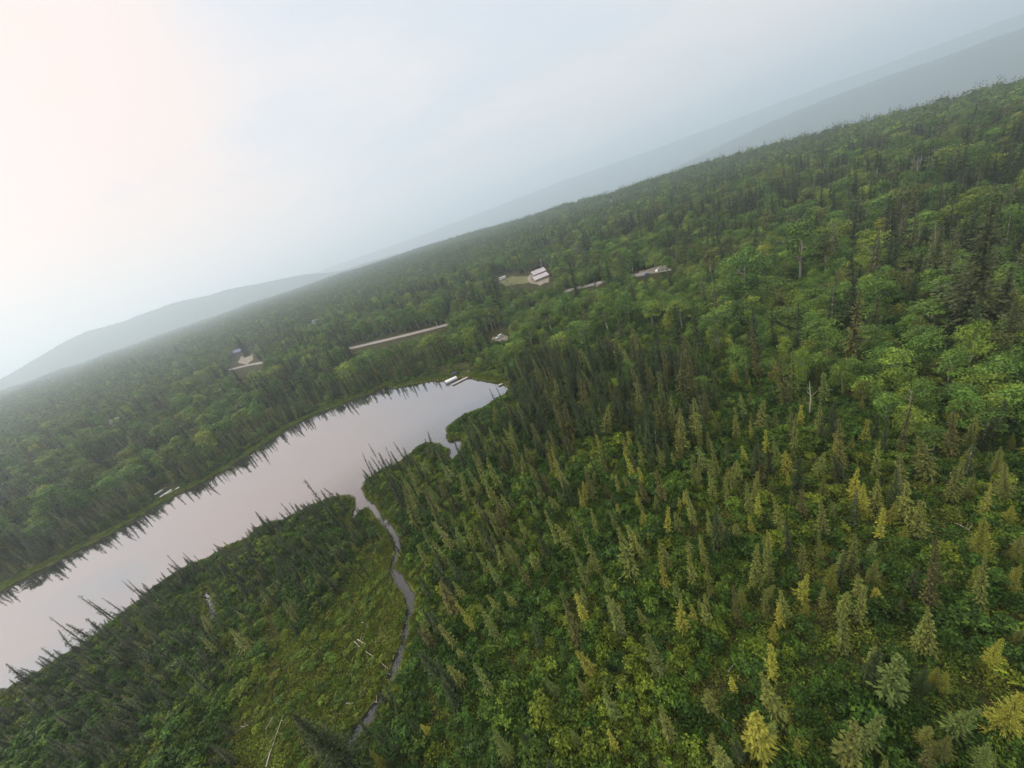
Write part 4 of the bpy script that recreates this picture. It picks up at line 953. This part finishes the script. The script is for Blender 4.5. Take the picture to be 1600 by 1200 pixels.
def house(name, label, cat, px, py, L, Wd, hw, hr, rz, wall, roof, ovh=.5, door=True, nwin=3, chim=False):
    x, y, z = ground(px, py); zs = [float(height(np.array([x+a]), np.array([y+b]))[0]) for a in (-L/2, L/2) for b in (-Wd/2, Wd/2)]
    z0 = min(zs+[z])-.3; up_ = max(zs+[z])-z0; e = empty(name, (x, y, z0), rz); tag(e, label, cat); hw = hw+up_
    a, b = L/2, Wd/2
    MB().poly([(-a, -b, 0), (a, -b, 0), (a, b, 0), (-a, b, 0), (-a, -b, hw), (a, -b, hw), (a, b, hw), (-a, b, hw), (-a, 0, hw+hr), (a, 0, hw+hr)],
              [(0, 1, 5, 4), (1, 2, 6, 9, 5), (2, 3, 7, 6), (3, 0, 4, 8, 7), (0, 3, 2, 1)]).make('wall', wall, e)
    a2, b2 = a+ovh, b+ovh; dz = hr*ovh/b; t_ = .14
    rf = MB().poly([(-a2, -b2, hw-dz+.02), (a2, -b2, hw-dz+.02), (a2, 0, hw+hr+.02), (-a2, 0, hw+hr+.02), (a2, b2, hw-dz+.02), (-a2, b2, hw-dz+.02),
                    (-a2, -b2, hw-dz+t_), (a2, -b2, hw-dz+t_), (a2, 0, hw+hr+t_), (-a2, 0, hw+hr+t_), (a2, b2, hw-dz+t_), (-a2, b2, hw-dz+t_)],
                   [(6, 7, 8, 9), (9, 8, 10, 11), (0, 3, 2, 1), (3, 5, 4, 2), (0, 1, 7, 6), (4, 5, 11, 10), (1, 2, 8, 7), (2, 4, 10, 8), (0, 6, 9, 3), (3, 9, 11, 5)]).make('roof', roof, e)
    if chim: MB().box((L*.2, b*.3, hw+hr*.85), (.5, .5, 1.3)).make('chimney', METAL_G, rf)
    for i in range(nwin):
        wx = -a+L*(i+.7)/(nwin+.6)
        w_ = MB().box((wx, -b-.03, up_+1.5), (1.15, .05, 1.05)).make('window', WHITE, e); MB().box((wx, -b-.07, up_+1.5), (.95, .05, .85)).make('pane', GLASS, w_)
    if door: MB().box((a-L*.12, -b-.04, up_+1.0), (.95, .06, 2.0)).make('door', PLANK, e)
    return e
house('long_shed', 'long low shed with pinkish white metal roof, nearer of two in the gravel yard', 'shed', 845, 437, 13, 8, 2.2, 2.2, .18, TAN, METAL_W, nwin=4)
house('long_shed', 'pale metal-roofed shed standing behind the nearer one in the gravel yard', 'shed', 842, 430, 12, 8.5, 2.6, 2.5, .18, TAN, METAL_W, nwin=3)
house('cottage', 'pale teal two-storey house half hidden among trees behind the road', 'house', 901, 394, 10, 8, 5.0, 2.4, .3, TEAL, TEAL, chim=True)
house('cabin', 'small reddish-brown cabin with a pale roof behind dark spruces', 'cabin', 932, 405, 7, 6, 2.8, 1.8, .4, RED, METAL_W, nwin=2)
house('bungalow', 'bungalow with blue roof left of the driveway beyond the lake', 'house', 376, 552, 17, 10, 3.2, 2.8, -.15, TAN, METAL_B, chim=True)
house('garage', 'white-walled garage with dark blue roof right of the blue-roofed bungalow', 'garage', 411, 547, 8, 7, 3.0, 2.3, .5, WHITE, METAL_B, nwin=1)
house('barn', 'red-walled farm building deep in the hazy forest at left', 'barn', 476, 508, 11, 8, 3.6, 2.8, .3, RED, METAL_W, nwin=2)
house('farmhouse', 'grey-roofed house right of the red farm building in haze', 'house', 497, 505, 13, 8, 3.2, 2.6, -.2, WHITE, METAL_G, chim=True)
house('storage_barn', 'dark low barn above the small grass clearing at left', 'barn', 571, 492, 16, 8, 2.8, 2.2, -.25, METAL_G, METAL_G, nwin=2)
house('cottage', 'small white house among trees at the far left edge', 'house', 182, 663, 11, 8, 3.0, 2.2, .3, WHITE, METAL_W, nwin=3)
house('cottage', 'grey-roofed house below the pale cutting at upper right', 'house', 1447, 260, 11, 8, 3.2, 2.6, -.9, TAN, METAL_G, nwin=3)
house('long_shed', 'pale flat shed roof among leafy trees right of centre', 'shed', 1215, 388, 13, 7, 3, 1.6, -.6, TAN, METAL_W, nwin=2)
house('farmhouse', 'white house near the skyline right of centre', 'house', 899, 323, 16, 10, 4, 3, .2, WHITE, METAL_W, nwin=3)
# camping trailer
x, y, z = ground(786, 437); e = empty('camping_trailer', (x, y, z), .15); tag(e, 'white camping trailer parked on grass left of the long sheds', 'trailer')
MB().poly([(-3.6, -1.2, .7), (3.2, -1.2, .7), (3.8, -1.2, 1.6), (3.4, -1.2, 3.1), (-3.6, -1.2, 3.1), (-3.6, 1.2, .7), (3.2, 1.2, .7), (3.8, 1.2, 1.6), (3.4, 1.2, 3.1), (-3.6, 1.2, 3.1)],
          [(0, 1, 2, 3, 4), (9, 8, 7, 6, 5), (0, 5, 6, 1), (1, 6, 7, 2), (2, 7, 8, 3), (3, 8, 9, 4), (4, 9, 5, 0)]).make('body', WHITE, e)
for wx in (-2.2, .2, 2.2): MB().box((wx, -1.23, 2.2), (1.0, .05, .6)).make('window', GLASS, e)
for wx in (-.7, .3): MB().tube([(wx, -1.3, .42), (wx, -1.02, .42)], [.36, .36], 12).make('wheel', BLACK, e)
MB().tube([(3.2, 0, .7), (5.0, 0, .5)], [.08, .06]).make('hitch', BLACK, e)
def suv(label, px, py, rz, body, name='parked_car'):
    x, y, z = ground(px, py); e = empty(name, (x, y, z+.05), rz); tag(e, label, 'car')
    prof = [(-2.3, .45), (2.25, .45), (2.35, .8), (2.2, 1.02), (1.05, 1.15), (.45, 1.72), (-1.75, 1.78), (-2.25, 1.15)]; n_ = len(prof)
    V = [(p[0], -.92 if p[1] < 1.3 else -.75, p[1]) for p in prof]+[(p[0], .92 if p[1] < 1.3 else .75, p[1]) for p in prof]
    MB().poly(V, [tuple(range(n_)), tuple(reversed(range(n_, 2*n_)))]+[(i, i+n_, (i+1) % n_+n_, (i+1) % n_) for i in range(n_)]).make('body', body, e)
    MB().poly([(1.12, -.7, 1.17), (1.12, .7, 1.17), (.53, .66, 1.68), (.53, -.66, 1.68)], [(0, 1, 2, 3)]).make('windscreen', GLASS, e)
    for s in (-1, 1):
        MB().poly([(.85, s*.93, 1.2), (.38, s*.80, 1.62), (-1.6, s*.80, 1.66), (-2.0, s*.93, 1.2)], [(0, 1, 2, 3) if s > 0 else (3, 2, 1, 0)]).make('window', GLASS, e)
        MB().box((2.33, s*.62, .82), (.06, .32, .14)).make('headlight', WHITE, e)
        for wx in (-1.4, 1.42):
            w_ = MB().tube([(wx, s*.98, .36), (wx, s*.72, .36)], [.36, .36], 14).make('wheel', BLACK, e); MB().tube([(wx, s*1.0, .36), (wx, s*.9, .36)], [.19, .19], 10).make('rim', METAL_W, w_)
suv('white car parked in a dirt clearing between lake and road', 781, 528, -2.7, WHITE)
suv('dark car parked on the pale driveway below the blue-roofed bungalow', 385, 558, -.4, BLACK)
suv('white car parked in the roadside gravel lot right of centre', 1030, 424, .3, WHITE)
suv('grey car parked between white car and trees in the gravel lot', 1010, 431, .2, METAL_G)
# flag pole by the sheds, road sign posts
x, y, z = ground(849, 424); e = empty('yard_pole', (x, y, z), 0); tag(e, 'tall white pole standing behind the long sheds', 'pole')
MB().tube([(0, 0, 0), (0, 0, 12)], [.16, .10], 8).make('pole', WHITE, e); MB().box((.5, 0, 11.6), (1.1, .3, .3)).make('lamp_head', WHITE, e)
# ------------------------------------------------------------------ docks and boats
def board_deck(name, label, cat, c, L, Wd, rz, zt=.42, mat=PLANK, floats=True, rails=False):
    e = empty(name, (c[0], c[1], 0), rz); tag(e, label, cat); m_ = MB(); n_ = int(L/.32)
    for i in range(n_): m_.box((-L/2+(i+.5)*L/n_, 0, zt-.03), (L/n_*.93, Wd, .06))
    m_.make('deck', mat, e)
    f = MB()
    for s in (-1, 1): f.box((0, s*(Wd/2-.07), zt-.14), (L, .1, .16))
    f.make('frame', PLANK, e)
    if floats:
        for i in range(max(2, int(L/2.6))):
            q = -L/2+(i+.5)*L/max(2, int(L/2.6)); MB().tube([(q-.8, 0, .05), (q+.8, 0, .05)], [min(.3, Wd*.25)]*2, 12).make('float', BLACK, e)
    return e
def fl(px, py, z=0): return [float(v) for v in flat(px, py, z)]
a, b = fl(707, 602), fl(735, 588); c_ = ((a[0]+b[0])/2, (a[1]+b[1])/2); ang = math.atan2(b[1]-a[1], b[0]-a[0]); Ld = math.hypot(b[0]-a[0], b[1]-a[1])
board_deck('dock', 'long narrow pale floating dock running out into the lake', 'dock', c_, Ld, 1.9, ang)
c2 = fl(728, 585.5); board_deck('dock', 'square pale plank platform at the shore end of the long dock', 'dock', c2, 5.2, 4.6, ang, .62, floats=False)
c2 = fl(784, 601); board_deck('dock', 'small white dock hidden by spruces at the lake corner', 'dock', c2, 3.0, 1.5, .2)
c2 = fl(270.5, 768); board_deck('dock', 'small bleached wooden dock on the far bank at left', 'dock', c2, 5.0, 2.6, 1.05, mat=WHITE)
def boat_hull(e, L, B, D, z0, mat, name='hull', open_=True):
    st = [(-.5, .92), (-.25, 1), (0, 1), (.22, .86), (.38, .55), (.5, .04)]; V, F_ = [], []
    for q, w_ in st:
        rise = .25*D*max(0, q)*2
        V += [(q*L, -w_*B/2, z0+D+rise), (q*L, -w_*B*.36, z0+.15*D+rise), (q*L, 0, z0+rise), (q*L, w_*B*.36, z0+.15*D+rise), (q*L, w_*B/2, z0+D+rise)]
    for i in range(len(st)-1):
        for k in range(4): F_.append((i*5+k, i*5+5+k, i*5+6+k, i*5+1+k))
    F_.append((0, 1, 2, 3, 4)); o = meshobj(name, V, F_, mat, e); s = o.modifiers.new('thick', 'SOLIDIFY'); s.thickness = .05; return o
# covered pontoon boat: white top, moored beside the dock
x, y = fl(706, 595.5); e = empty('pontoon_boat', (x, y, 0), ang-.05); tag(e, 'white-topped pontoon boat moored left of the long dock', 'boat')
for s in (-1, 1): MB().tube([(-3.1, s*.9, .18), (2.6, s*.9, .18), (3.3, s*.9, .38)], [.3, .3, .08], 12).make('pontoon', METAL_G, e)
MB().box((0, 0, .58), (6.0, 2.5, .1)).make('deck', PLANK, e)
MB().poly([(-3, -1.25, .63), (3, -1.1, .63), (3, 1.1, .63), (-3, 1.25, .63), (-2.9, -1.2, 1.25), (2.8, -1.0, 1.2), (2.8, 1.0, 1.2), (-2.9, 1.2, 1.25), (-2.3, 0, 1.55), (2.0, 0, 1.5)],
          [(0, 1, 5, 4), (1, 2, 6, 5), (2, 3, 7, 6), (3, 0, 4, 7), (4, 5, 9, 8), (6, 7, 8, 9), (5, 6, 9), (7, 4, 8)]).make('cover', WHITE, e)
MB().box((-3.25, 0, .75), (.35, .45, .9)).make('outboard_motor', BLACK, e)
# dark canopy boat at the bank behind it
x, y = fl(711, 588.5); e = empty('covered_boat', (x, y, .0), ang+.1); tag(e, 'dark boat under a navy canopy tied between bank and dock', 'boat')
boat_hull(e, 5.2, 2.1, .8, .05, BLUE)
for sx in (-1, .8):
    for sy in (-.8, .8): MB().tube([(sx, sy, .8), (sx, sy, 2.1)], [.03, .03], 5).make('canopy_pole', METAL_W, e)
MB().poly([(-1.5, -1, 2.1), (1.3, -1, 2.1), (1.3, 1, 2.1), (-1.5, 1, 2.1), (-1.4, 0, 2.4), (1.2, 0, 2.4)], [(0, 1, 5, 4), (2, 3, 4, 5), (1, 2, 5), (3, 0, 4), (0, 3, 2, 1)]).make('canopy', BLUE, e)
for (px, py, rz, lab) in ((252, 768.5, .9, 'white canoe pulled up on grass, farther from the left dock'), (260.5, 772, 1.0, 'white rowing boat on the bank beside the left dock')):
    x, y, z = ground(px, py); e = empty('canoe', (x, y, z+.25), rz); tag(e, lab, 'boat'); boat_hull(e, 4.6, 1.0, .45, 0, WHITE)
    for q in (-1, .9): MB().box((q, 0, .4), (.25, .85, .05)).make('thwart', PLANK, e)
# ------------------------------------------------------------------ dead wood
def log(label, a, b, rad, mid=0, lift=.35, cat='log', name='fallen_log', branches=3):
    A, B = ground(*a), ground(*b); mx_ = [(A[i]+B[i])/2 for i in range(3)]
    d_ = (B[0]-A[0], B[1]-A[1]); L = math.hypot(*d_); nx_, ny_ = -d_[1]/L, d_[0]/L
    e = empty(name, (mx_[0], mx_[1], max(mx_[2], .05))); tag(e, label, cat)
    pts = []
    for i in range(9):
        q = i/8; s = math.sin(q*math.pi)*mid; pts.append((A[0]+d_[0]*q+nx_*s-mx_[0], A[1]+d_[1]*q+ny_*s-mx_[1], lift+.06*math.sin(q*9)))
    MB().tube(pts, [rad*(1-.65*i/8) for i in range(9)], 7).make('stem', DEADWOOD, e)
    R = np.random.default_rng(int(a[0]+a[1])); m_ = MB()
    for _ in range(branches):
        i = int(R.integers(2, 8)); p = pts[i]; w_ = R.uniform(0, 6.28); l_ = R.uniform(.5, 1.3)
        m_.tube([p, (p[0]+math.cos(w_)*l_, p[1]+math.sin(w_)*l_, p[2]+R.uniform(.1, .5))], [rad*.3, .012], 4)
    if branches: m_.make('branch', DEADWOOD, e)
for lab, a, b, r_, m_ in (('long curved bleached log reaching across the meadow to the creek', (582, 1004), (634, 994), .10, -.35), ('short bleached log left of the long curved log', (560, 1001), (571, 1007), .11, 0),
                          ('thin bleached stick just below the short log', (555, 1004), (564, 1013), .07, 0), ('straight bleached log slanting toward the creek below the curved log', (572, 1019), (608, 1047), .07, .1),
                          ('bleached log end jutting over the creek bank', (600, 1050), (613, 1058), .08, 0), ('longest pale log at the bottom, left of the dark spruce', (418, 1200), (445, 1118), .10, .15),
                          ('short pale log beside the longest pale log', (417, 1141), (428, 1122), .07, 0), ('small white log lying flat in the meadow', (542, 1101), (554, 1100), .09, 0),
                          ('pale log tip on the creek bank near the bottom', (586, 1097), (594, 1103), .09, 0), ('bleached pole in the shrubs above the creek bend', (592, 902), (600, 909), .06, 0),
                          ('white fallen stick among the left shrubs near the bottom', (377, 1137), (390, 1135), .07, 0), ('thin pale log upper end in the meadow shrubs', (491, 932), (502, 944), .06, 0),
                          ('grey fallen pole in the bog right of centre bottom', (1119, 1118), (1150, 1148), .07, .2), ('arched bare grey branch in the bog above it', (1138, 1052), (1195, 1050), .06, 1.2),
                          ('grey fallen branches in the open bog at right', (1490, 820), (1515, 832), .07, .2), ('bleached fallen pole near the right edge', (1578, 572), (1592, 560), .12, 0),
                          ('short grey log beside the creek mouth grove', (535, 1147), (515, 1168), .05, .2), ('pale forked log in the meadow above the curved log', (566, 974), (577, 980), .06, .1)):
    log(lab, a, b, r_, m_)
def snag(label, tx, ty, L, rad, nb=7, name='dead_tree'):
    x, y, z, h, _ = survey(tx, ty, L, 5); e = empty(name, (x, y, z), random.uniform(0, 6)); tag(e, label, 'dead tree')
    R = np.random.default_rng(int(tx)); pts = [(0, 0, -.3), (R.normal(0, .02)*h, R.normal(0, .02)*h, h*.5), (R.normal(0, .03)*h, R.normal(0, .03)*h, h)]
    MB().tube(pts, [rad, rad*.7, rad*.25], 7).make('trunk', DEADWOOD, e)
    for _ in range(nb):
        q = R.uniform(.45, .97); a = R.uniform(0, 6.28); l_ = h*R.uniform(.06, .16); p = (pts[1][0]*min(1, 2*q)+(pts[2][0]-pts[1][0])*max(0, 2*q-1), pts[1][1]*min(1, 2*q)+(pts[2][1]-pts[1][1])*max(0, 2*q-1), h*q)
        MB().tube([p, (p[0]+math.cos(a)*l_*.6, p[1]+math.sin(a)*l_*.6, p[2]+l_*.25), (p[0]+math.cos(a)*l_, p[1]+math.sin(a)*l_, p[2]+l_*.7)], [rad*.35, rad*.22, .015], 5).make('branch', DEADWOOD, e)
for lab, tx, ty, L, r_, nb in (('bare white forked birch trunk standing in the shrubs right of the paired dark spruces', 1265, 596, 54, .14, 5), ('slender pale birch trunk left of the tall brownish spruce', 1165, 556, 36, .12, 3),
                               ('pale leaning birch trunk between spruces and shrubs', 1258, 566, 34, .12, 3), ('pale trunk below the largest middle spruce', 1322, 556, 62, .13, 4),
                               ('bleached fan of dead limbs above the alders at right', 1436, 508, 30, .2, 16), ('left of three white birch trunks at upper right', 1381, 327, 22, .22, 2),
                               ('middle of three white birch trunks at upper right', 1388, 325, 20, .18, 2), ('right and thickest of three white birch trunks at upper right', 1394, 320, 30, .25, 2),
                               ('reddish dead spire standing at the right of the bog spruces', 1424, 610, 40, .12, 9), ('white dead stub in the right-hand forest below the house', 1434, 252, 18, .25, 3),
                               ('pale broken trunk in the forest right of the cutting', 1334, 275, 20, .25, 4), ('bleached dead top in the alders left of the tall brownish spruce', 1112, 493, 26, .15, 8),
                               ('pale dead top behind the pond-side spruces', 898, 476, 16, .15, 6), ('thin bare pole rising over water at the near shore', 577, 697, 30, .06, 5),
                               ('thin bare pole right of the other near-shore pole', 600, 699, 36, .06, 5), ('twin bare sticks over the water at left, left one', 196, 911, 30, .06, 4)):
    snag(lab, tx, ty, L, r_, nb)
# more pale trunks in the forest at upper right
for i in range(60):
    tx = random.uniform(990, 1470); ty = 300-(tx-1000)*.16+random.uniform(-18, 40)+12
    x, y, z = ground(tx, ty+14); h = random.uniform(10, 14)
    o = MB().tube([(0, 0, 0), (random.gauss(0, .3), random.gauss(0, .3), h*.55), (random.gauss(0, .5), 0, h)], [.24, .18, .06], 6)
    e = empty('bare_birch', (x, y, z)); o.make('trunk', BARK_P, e)
    MB().tube([(0, 0, h*.6), (1.0, .4, h*.85)], [.08, .03], 4).tube([(0, 0, h*.7), (-.8, .5, h*.95)], [.07, .03], 4).make('branch', BARK_P, e)
    bx, by, _ = [float(v) for v in proj(x, y, z)]; tag(e, None, 'dead tree'); ROOTS.append((e, dict(px=bx, py=by-8, bx=bx, by=by, h=h, w=2, kind='bare', leaf=None), ('bare_birch', 'dead tree', 'bare birch trunk')))
# orange flagging on a branch in the bog
x, y, z = ground(1431, 990); e = empty('orange_marker', (x, y, z), .4); tag(e, 'small orange cloth marker hanging on a stake among bog spruces', 'marker')
MB().tube([(0, 0, 0), (.05, 0, 1.7)], [.03, .02], 5).make('stake', DEADWOOD, e)
MB().poly([(.05, 0, 1.65), (.55, .10, 1.6), (.62, .0, 1.1), (.35, .12, .95), (.08, .02, 1.0), (.05, .03, 1.65), (.55, .13, 1.6), (.62, .03, 1.1), (.35, .15, .95), (.08, .05, 1.0)],
          [(0, 1, 2, 3, 4), (9, 8, 7, 6, 5), (0, 5, 6, 1), (1, 6, 7, 2), (2, 7, 8, 3), (3, 8, 9, 4), (4, 9, 5, 0)]).make('cloth', plain('orange_cloth', (.75, .22, .03), .8, (.6, .16, .02), 4), e)
# ------------------------------------------------------------------ labels: each one names look, place and order from the left
ORD = 'first second third fourth fifth sixth seventh eighth ninth tenth eleventh twelfth thirteenth fourteenth fifteenth sixteenth seventeenth eighteenth nineteenth twentieth'.split()
def where(t):
    px, py, bx, by = t['px'], t['py'], t['bx'], t['by']
    gx = 'far left' if px < 220 else 'left' if px < 480 else 'centre left' if px < 700 else 'centre' if px < 860 else 'centre right' if px < 1050 else 'right' if px < 1300 else 'far right' if px < 1450 else 'right edge'
    if px < 785 and by < np.interp(bx, _fx, _fy)+3: return 'behind the lake, %s' % gx
    if inpoly(np.array([bx]), np.array([by]), MEADOW)[0]: return 'in the creekside meadow'
    if bx < 640 and by > 700: return 'on the near shore, %s' % gx
    if by < 260+max(0, 900-bx)*.3: return 'near the skyline, %s' % gx
    if by < 340: return 'in the topmost forest, %s' % gx
    if by < 440: return 'in the upper forest, %s' % gx
    if inpoly(np.array([bx]), np.array([by]), GROVE)[0]: return 'in the lake grove, %s' % gx
    row = 'above the bog' if by < 600 else 'at the bog edge' if by < 720 else 'in the middle bog' if by < 860 else 'in the lower bog' if by < 1010 else 'at the bottom'
    return '%s, %s' % (row, gx)
cls = {}
hs_ = {}
for o, t, nm in ROOTS: hs_.setdefault(nm[0], []).append(t['h'])
for o, t, nm in ROOTS:
    q = np.quantile(hs_[nm[0]], [.33, .67]); s = 'short' if t['h'] < q[0] else 'tall' if t['h'] > q[1] else 'medium'
    if nm[0] == 'willow_shrub': s = 'small' if s == 'short' else 'large' if s == 'tall' else 'mid-sized'
    col = COLW.get(t['leaf'], 'pale'); cls.setdefault((s, col, nm[2], where(t)), []).append((t['px'], o))
for (s, col, kind, pl), L_ in cls.items():
    L_.sort(key=lambda q: q[0]); n_ = len(L_)
    for i, (_, o) in enumerate(L_):
        if n_ == 1: lab = '%s %s %s %s' % (s, col, kind, pl)
        elif i < 20: lab = '%s %s %s %s, %s from the left' % (s, col, kind, pl, ORD[i])
        elif n_-1-i < 20: lab = '%s %s %s %s, %s from the right' % (s, col, kind, pl, ORD[n_-1-i])
        else: lab = '%s %s %s %s, number %d from the left' % (s, col, kind, pl, i+1)
        o['label'] = lab; o['group'] = {'black spruce': 'black spruces of the bog and shores', 'thin black spruce': 'black spruces of the bog and shores', 'white spruce': 'white spruces of the forest', 'leafy tree': 'leafy trees of the forest',
                                        'alder bush': 'alder bushes beside the bog', 'willow shrub': 'willow shrubs of the bog', 'bare birch trunk': 'bare birch trunks of the upper forest'}[kind]
# ------------------------------------------------------------------ smoke haze: one even volume round the whole place
m, t, o = newmat('smoke'); v = t.nodes.new('ShaderNodeVolumePrincipled')
v.inputs['Color'].default_value = HAZE_C; v.inputs['Density'].default_value = HAZE_D; v.inputs['Anisotropy'].default_value = 0.42
t.links.new(v.outputs[0], o.inputs['Volume'])
zlo, zhi, e_ = float(Z.min())-60, 660.0, 13200.0
o = MB().box((0, 0, (zlo+zhi)/2), (2*e_, 2*e_, zhi-zlo)).make('haze', m); tag(o, kind='stuff')
print('lowest', Z.min(), 'objects', len(SC.objects))
